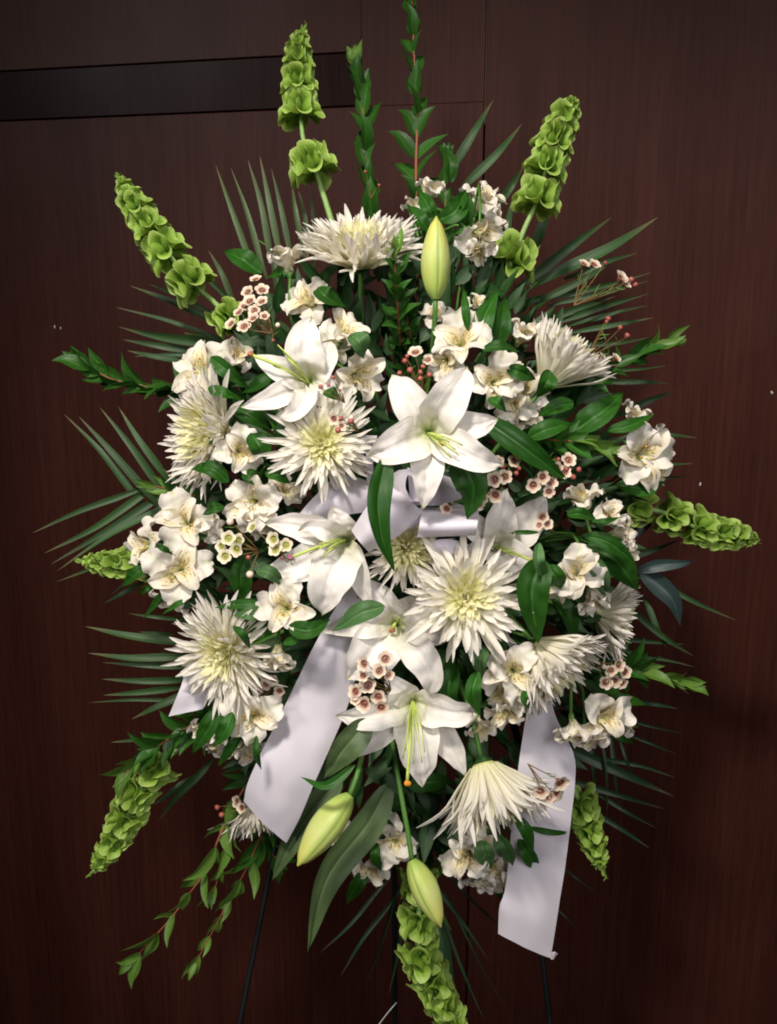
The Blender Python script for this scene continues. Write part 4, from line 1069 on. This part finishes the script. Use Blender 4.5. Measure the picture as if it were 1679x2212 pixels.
waxflower(X + 'of brownish cups in the shade under the sideways hanging bloom', (580, 1500), [(575, 1478, 13), (590, 1470, 12), (560, 1490, 12), (604, 1492, 12)], (), 0.02)
waxflower(X + 'of pale cups right of the raised petals of the shaded lily', (1200, 1150), [(1172, 1118, 14), (1182, 1132, 13), (1165, 1135, 11)], (), 0.03)
waxflower(X + 'with two yellow specks high among the dark myrtle leaves', (800, 430), (), [(790, 371, 5), (819, 400, 5)], 0.02, 0, 4)

# ------------------------------------------------------------------ the bow
bow = thing('bow', 'large white satin ribbon bow with loops in the centre and three long hanging tails', 'bow', at(860, 1130, 0.12))
def loft(ea, eb, nu=26, nv=8, bulge=0.0, wav=0.0, ph=0.0):
    a, b = catmull([at(*p) for p in ea], nu), catmull([at(*p) for p in eb], nu)
    V, F, UV = [], [], []
    for i in range(nu + 1):
        for j in range(nv + 1):
            f = j / nv
            p = a[i].lerp(b[i], f)
            p = p + TOCAM * (bulge * math.sin(math.pi * f) + wav * math.sin(i / nu * 7 + ph + f * 2.2) + 0.0028 * noise.noise(Vector((i / nu * 5 + ph, f * 1.6, ea[0][0]))) + 0.0008 * noise.noise(Vector((i / nu * 16, f * 5 + ph, ea[0][1]))))
            V.append(p)
            UV.append((i / nu, f))
    for i in range(nu):
        for j in range(nv):
            q = i * (nv + 1) + j
            F.append((q, q + 1, q + nv + 2, q + nv + 1))
    return V, F, UV
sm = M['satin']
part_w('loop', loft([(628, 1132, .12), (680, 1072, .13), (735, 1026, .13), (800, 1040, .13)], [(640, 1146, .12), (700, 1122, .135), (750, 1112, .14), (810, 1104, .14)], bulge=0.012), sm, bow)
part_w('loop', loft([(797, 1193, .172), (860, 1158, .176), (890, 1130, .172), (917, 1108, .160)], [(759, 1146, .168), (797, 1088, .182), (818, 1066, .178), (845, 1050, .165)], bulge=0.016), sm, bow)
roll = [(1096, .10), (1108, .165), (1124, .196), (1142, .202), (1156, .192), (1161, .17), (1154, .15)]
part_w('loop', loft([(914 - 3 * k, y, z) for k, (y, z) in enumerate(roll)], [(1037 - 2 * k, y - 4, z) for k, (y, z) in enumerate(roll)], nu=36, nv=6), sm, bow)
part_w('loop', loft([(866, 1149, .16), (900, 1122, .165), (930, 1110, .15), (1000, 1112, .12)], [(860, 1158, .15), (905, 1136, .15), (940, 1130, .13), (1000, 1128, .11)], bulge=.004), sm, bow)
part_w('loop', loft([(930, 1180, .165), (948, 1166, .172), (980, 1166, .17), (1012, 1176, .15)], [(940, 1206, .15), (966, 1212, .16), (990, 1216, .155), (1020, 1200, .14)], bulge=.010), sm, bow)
ring = [at(868 + 28 * math.sin(a) * 1.0, 1048 - 36 * math.cos(a), 0.150 + 0.004 * math.sin(a)) for a in [k * 0.5236 + 0.3 for k in range(12)]]
gV, gF, gU = blade(ring, 16 * U, w_one, TOCAM, nu=30, nv=4)
def ringgeo():
    V, F, UV = [], [], []
    c = catmull(ring, 34)
    for i, p in enumerate(c):
        for j in range(5):
            V.append(p + TOCAM * (-0.026 + 0.011 * j) + RT * 0.004 * j)
            UV.append((i / 34, j / 4))
    for i in range(34):
        for j in range(4):
            q = i * 5 + j
            F.append((q, q + 1, q + 6, q + 5))
    return V, F, UV
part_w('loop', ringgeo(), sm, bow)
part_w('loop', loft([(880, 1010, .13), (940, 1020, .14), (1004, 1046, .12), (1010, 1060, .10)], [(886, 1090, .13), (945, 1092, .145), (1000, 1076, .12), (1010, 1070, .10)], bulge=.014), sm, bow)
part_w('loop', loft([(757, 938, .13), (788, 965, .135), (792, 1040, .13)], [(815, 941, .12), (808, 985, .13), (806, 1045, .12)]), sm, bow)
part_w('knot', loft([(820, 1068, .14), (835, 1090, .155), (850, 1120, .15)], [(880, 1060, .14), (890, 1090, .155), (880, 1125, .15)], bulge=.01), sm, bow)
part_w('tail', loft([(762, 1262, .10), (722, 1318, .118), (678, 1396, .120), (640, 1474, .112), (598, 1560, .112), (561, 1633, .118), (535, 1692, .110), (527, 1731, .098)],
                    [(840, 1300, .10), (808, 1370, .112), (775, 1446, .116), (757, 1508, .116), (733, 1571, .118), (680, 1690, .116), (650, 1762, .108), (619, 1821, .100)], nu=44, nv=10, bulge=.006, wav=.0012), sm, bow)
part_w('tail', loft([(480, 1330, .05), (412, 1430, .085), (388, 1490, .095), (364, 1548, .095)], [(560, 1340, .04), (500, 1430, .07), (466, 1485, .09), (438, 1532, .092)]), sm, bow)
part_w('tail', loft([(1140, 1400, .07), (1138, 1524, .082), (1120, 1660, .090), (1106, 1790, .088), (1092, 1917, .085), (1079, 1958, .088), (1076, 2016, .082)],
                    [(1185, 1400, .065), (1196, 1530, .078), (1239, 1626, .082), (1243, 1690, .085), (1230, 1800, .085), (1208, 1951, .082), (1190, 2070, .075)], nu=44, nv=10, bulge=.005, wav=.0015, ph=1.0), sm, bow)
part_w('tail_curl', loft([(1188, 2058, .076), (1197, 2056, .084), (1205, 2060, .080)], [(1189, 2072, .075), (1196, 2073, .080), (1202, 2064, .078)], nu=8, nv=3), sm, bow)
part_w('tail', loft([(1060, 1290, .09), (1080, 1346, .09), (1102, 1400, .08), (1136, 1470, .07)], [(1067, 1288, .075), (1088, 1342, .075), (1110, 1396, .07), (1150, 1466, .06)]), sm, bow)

# ------------------------------------------------------------------ the leaves between the flowers
# (points of the midrib, width, lift above the spray, material); each belongs to the nearest stem
LV = [
    ([(835, 985), (818, 1080), (826, 1160), (852, 1234)], 54, .105, 'lily_leaf'), ([(985, 985), (1022, 1050), (1010, 1122)], 74, .085, 'lily_leaf'), ([(1045, 905), (1132, 967), (1231, 1043)], 54, .055, 'lily_leaf'),
    ([(1241, 930), (1300, 890), (1347, 848)], 58, .03, 'leaf'), ([(1139, 947), (1190, 925), (1238, 914)], 42, .03, 'leaf'), ([(1040, 755), (1082, 748), (1125, 760)], 27, .06, 'leaf'), ([(1095, 795), (1125, 805), (1158, 820)], 32, .04, 'leaf'),
    ([(1040, 760), (1045, 690), (1078, 625)], 44, .04, 'leaf'), ([(1078, 750), (1085, 690), (1092, 640)], 40, .035, 'leaf'), ([(1012, 715), (1006, 665), (1002, 622)], 19, .05, 'leaf'), ([(1055, 860), (1078, 872), (1094, 890)], 28, .03, 'leaf'),
    ([(1310, 930), (1360, 920), (1416, 894)], 28, .06, 'leaf'), ([(1330, 1045), (1390, 1055), (1438, 1040)], 40, .03, 'leaf'), ([(1172, 1205), (1150, 1280), (1163, 1390)], 72, .07, 'leaf'), ([(1165, 1172), (1162, 1215), (1172, 1252)], 28, .085, 'leaf_pale'),
    ([(1265, 1180), (1330, 1210), (1378, 1276)], 72, .045, 'leaf'), ([(1257, 1155), (1320, 1175), (1377, 1222)], 32, .075, 'leaf'), ([(1180, 1222), (1200, 1245), (1214, 1272)], 40, .06, 'leaf'), ([(1275, 1200), (1300, 1240), (1312, 1284)], 36, .055, 'leaf_pale'),
    ([(1225, 1112), (1255, 1110), (1290, 1122)], 28, .07, 'leaf'), ([(1277, 1126), (1310, 1126), (1341, 1117)], 14, .085, 'leaf'), ([(1050, 1395), (1036, 1430), (1044, 1462)], 34, .05, 'leaf_pale'), ([(1034, 1450), (1022, 1495), (1038, 1547)], 34, .06, 'leaf'),
    ([(970, 1400), (945, 1470), (942, 1535)], 60, .0, 'leaf'), ([(985, 1435), (968, 1490), (978, 1545)], 45, .01, 'leaf'), ([(1140, 1490), (1138, 1510), (1149, 1530)], 27, .06, 'leaf'), ([(1300, 1518), (1345, 1512), (1398, 1522)], 27, .05, 'leaf'),
    ([(1310, 1582), (1340, 1588), (1367, 1606)], 25, .05, 'leaf'), ([(1040, 1815), (1045, 1840), (1062, 1874)], 42, .07, 'leaf_pale'), ([(1068, 1806), (1090, 1830), (1109, 1870)], 40, .075, 'leaf_pale'), ([(1110, 1760), (1136, 1795), (1153, 1840)], 28, .085, 'leaf'),
    ([(1120, 1812), (1140, 1845), (1165, 1885)], 32, .085, 'leaf'), ([(1140, 1787), (1190, 1798), (1238, 1799)], 13, .08, 'leaf'), ([(1116, 1905), (1126, 1930), (1139, 1953)], 24, .07, 'leaf'), ([(1070, 1905), (1080, 1925), (1086, 1944)], 22, .05, 'leaf'),
    ([(740, 1680), (680, 1745), (625, 1830), (588, 1902)], 58, .055, 'lily_leaf_pale'), ([(845, 1688), (796, 1780), (708, 1900), (665, 2055)], 70, .075, 'lily_leaf_pale'), ([(800, 1555), (748, 1615), (700, 1682)], 64, .05, 'lily_leaf_pale'), ([(768, 1652), (705, 1697), (648, 1678)], 20, .105, 'lily_leaf'),
    ([(815, 1820), (812, 1850), (824, 1882)], 24, .02, 'leaf'), ([(797, 1880), (772, 1910), (749, 1953)], 32, .02, 'leaf'), ([(455, 770), (490, 800), (540, 840)], 34, .05, 'leaf'), ([(449, 838), (485, 850), (524, 864)], 27, .06, 'leaf'),
    ([(505, 878), (545, 900), (588, 932)], 36, .03, 'leaf'), ([(585, 885), (602, 930), (596, 978)], 30, .05, 'leaf'), ([(541, 935), (562, 965), (568, 1004)], 46, .04, 'leaf'), ([(495, 1042), (455, 1012), (410, 1013)], 36, .06, 'leaf'),
    ([(575, 1020), (600, 1025), (628, 1045)], 30, .045, 'leaf'), ([(525, 1022), (545, 1030), (566, 1044)], 30, .04, 'leaf'), ([(330, 1190), (352, 1190), (378, 1202)], 22, .075, 'leaf'), ([(318, 1225), (292, 1240), (265, 1268)], 28, .06, 'leaf'),
    ([(332, 1266), (315, 1272), (299, 1284)], 14, .06, 'leaf'), ([(390, 1265), (350, 1290), (308, 1338)], 20, .07, 'leaf'), ([(408, 1293), (380, 1308), (349, 1328)], 14, .07, 'leaf'), ([(485, 1094), (460, 1098), (438, 1112)], 27, .05, 'leaf'),
    ([(528, 1205), (520, 1250), (530, 1306)], 48, .02, 'leaf'), ([(553, 1232), (585, 1238), (614, 1265)], 30, .06, 'leaf_pale'), ([(573, 1302), (520, 1305), (464, 1313)], 22, .05, 'leaf'), ([(573, 1332), (535, 1322), (498, 1325)], 34, .055, 'leaf_pale'),
    ([(595, 1358), (555, 1362), (518, 1387)], 40, .04, 'leaf'), ([(622, 1354), (670, 1362), (714, 1338)], 40, .055, 'leaf'), ([(612, 1390), (640, 1380), (662, 1358)], 20, .05, 'leaf'), ([(832, 1310), (780, 1325), (718, 1364)], 46, .085, 'leaf_pale'),
    ([(503, 1352), (525, 1372), (542, 1404)], 18, .08, 'leaf'), ([(480, 1524), (452, 1570), (415, 1628)], 42, .075, 'leaf'), ([(502, 1538), (488, 1575), (460, 1614)], 36, .08, 'leaf'), ([(520, 1588), (500, 1615), (471, 1655)], 25, .06, 'leaf'),
    ([(554, 1588), (553, 1625), (565, 1664)], 16, .085, 'leaf'), ([(440, 1512), (405, 1540), (370, 1545)], 18, .07, 'leaf'), ([(975, 395), (972, 350), (962, 314)], 34, .0, 'myrtle'), ([(948, 475), (985, 455), (1008, 408)], 44, .03, 'leaf'),
    ([(938, 472), (925, 445), (905, 410)], 32, .04, 'leaf'), ([(925, 500), (905, 470), (878, 438)], 32, .04, 'leaf'), ([(686, 622), (705, 640), (748, 664)], 44, .05, 'leaf'), ([(760, 722), (778, 740), (786, 775)], 46, .07, 'leaf_pale'),
    ([(565, 590), (525, 560), (484, 542)], 46, .0, 'leaf'), ([(640, 600), (610, 590), (575, 600)], 30, .0, 'leaf'), ([(700, 846), (718, 850), (738, 862)], 30, .06, 'leaf'), ([(1165, 1150), (1120, 1150), (1100, 1152)], 10, .05, 'leaf'),
    ([(1190, 800), (1180, 830), (1160, 860)], 40, .05, 'leaf'), ([(1240, 870), (1200, 880), (1160, 900)], 36, .02, 'leaf'), ([(600, 800), (560, 830), (520, 850)], 30, .0, 'leaf'), ([(880, 1700), (930, 1690), (985, 1690)], 40, -.02, 'leaf'),
    ([(1000, 1700), (990, 1780), (960, 1850)], 40, -.03, 'leaf'), ([(940, 1750), (960, 1820), (950, 1900)], 36, -.03, 'leaf'), ([(1190, 1280), (1230, 1330), (1240, 1400)], 40, .0, 'leaf'), ([(1300, 1400), (1240, 1380), (1190, 1385)], 24, .02, 'leaf'),
]
M['lily_leaf_pale'] = leaf_mat('lily_leaf_underside', (0.070, 0.120, 0.042), (0.115, 0.175, 0.070), 0.5, 0.2, parallel=18)
owners = [o for o in THINGS.values() if o['category'] in ('alstroemeria', 'lily', 'lily bud')]
rr = random.Random(77)
for pts, w, lift, mk in LV:
    n = len(pts) - 1
    P3 = []
    mx, my = pts[len(pts) // 2]
    hz = H(mx, my)
    for i, (x, y) in enumerate(pts):
        u = i / n
        P3.append(at(x, y, hz + lift + 0.010 * math.sin(math.pi * u) - 0.012 * u * u))
    o = min(owners, key=lambda q: (q.location - P3[0]).length)
    side = dv(rr.uniform(-.35, .35), rr.uniform(0, .5), 0)
    part_w('leaf', blade(P3, w * px_at(hz + lift) * 0.5, w_lance if w > 50 else w_leaf, TOCAM + side * 0.4, cup=0.22, fold=0.10, ruf=(0.06, 1.1, rr.random() * 6), nu=22, nv=12, twist=rr.uniform(-.25, .25), dent=0.16, groove=0.14), M[mk], o)

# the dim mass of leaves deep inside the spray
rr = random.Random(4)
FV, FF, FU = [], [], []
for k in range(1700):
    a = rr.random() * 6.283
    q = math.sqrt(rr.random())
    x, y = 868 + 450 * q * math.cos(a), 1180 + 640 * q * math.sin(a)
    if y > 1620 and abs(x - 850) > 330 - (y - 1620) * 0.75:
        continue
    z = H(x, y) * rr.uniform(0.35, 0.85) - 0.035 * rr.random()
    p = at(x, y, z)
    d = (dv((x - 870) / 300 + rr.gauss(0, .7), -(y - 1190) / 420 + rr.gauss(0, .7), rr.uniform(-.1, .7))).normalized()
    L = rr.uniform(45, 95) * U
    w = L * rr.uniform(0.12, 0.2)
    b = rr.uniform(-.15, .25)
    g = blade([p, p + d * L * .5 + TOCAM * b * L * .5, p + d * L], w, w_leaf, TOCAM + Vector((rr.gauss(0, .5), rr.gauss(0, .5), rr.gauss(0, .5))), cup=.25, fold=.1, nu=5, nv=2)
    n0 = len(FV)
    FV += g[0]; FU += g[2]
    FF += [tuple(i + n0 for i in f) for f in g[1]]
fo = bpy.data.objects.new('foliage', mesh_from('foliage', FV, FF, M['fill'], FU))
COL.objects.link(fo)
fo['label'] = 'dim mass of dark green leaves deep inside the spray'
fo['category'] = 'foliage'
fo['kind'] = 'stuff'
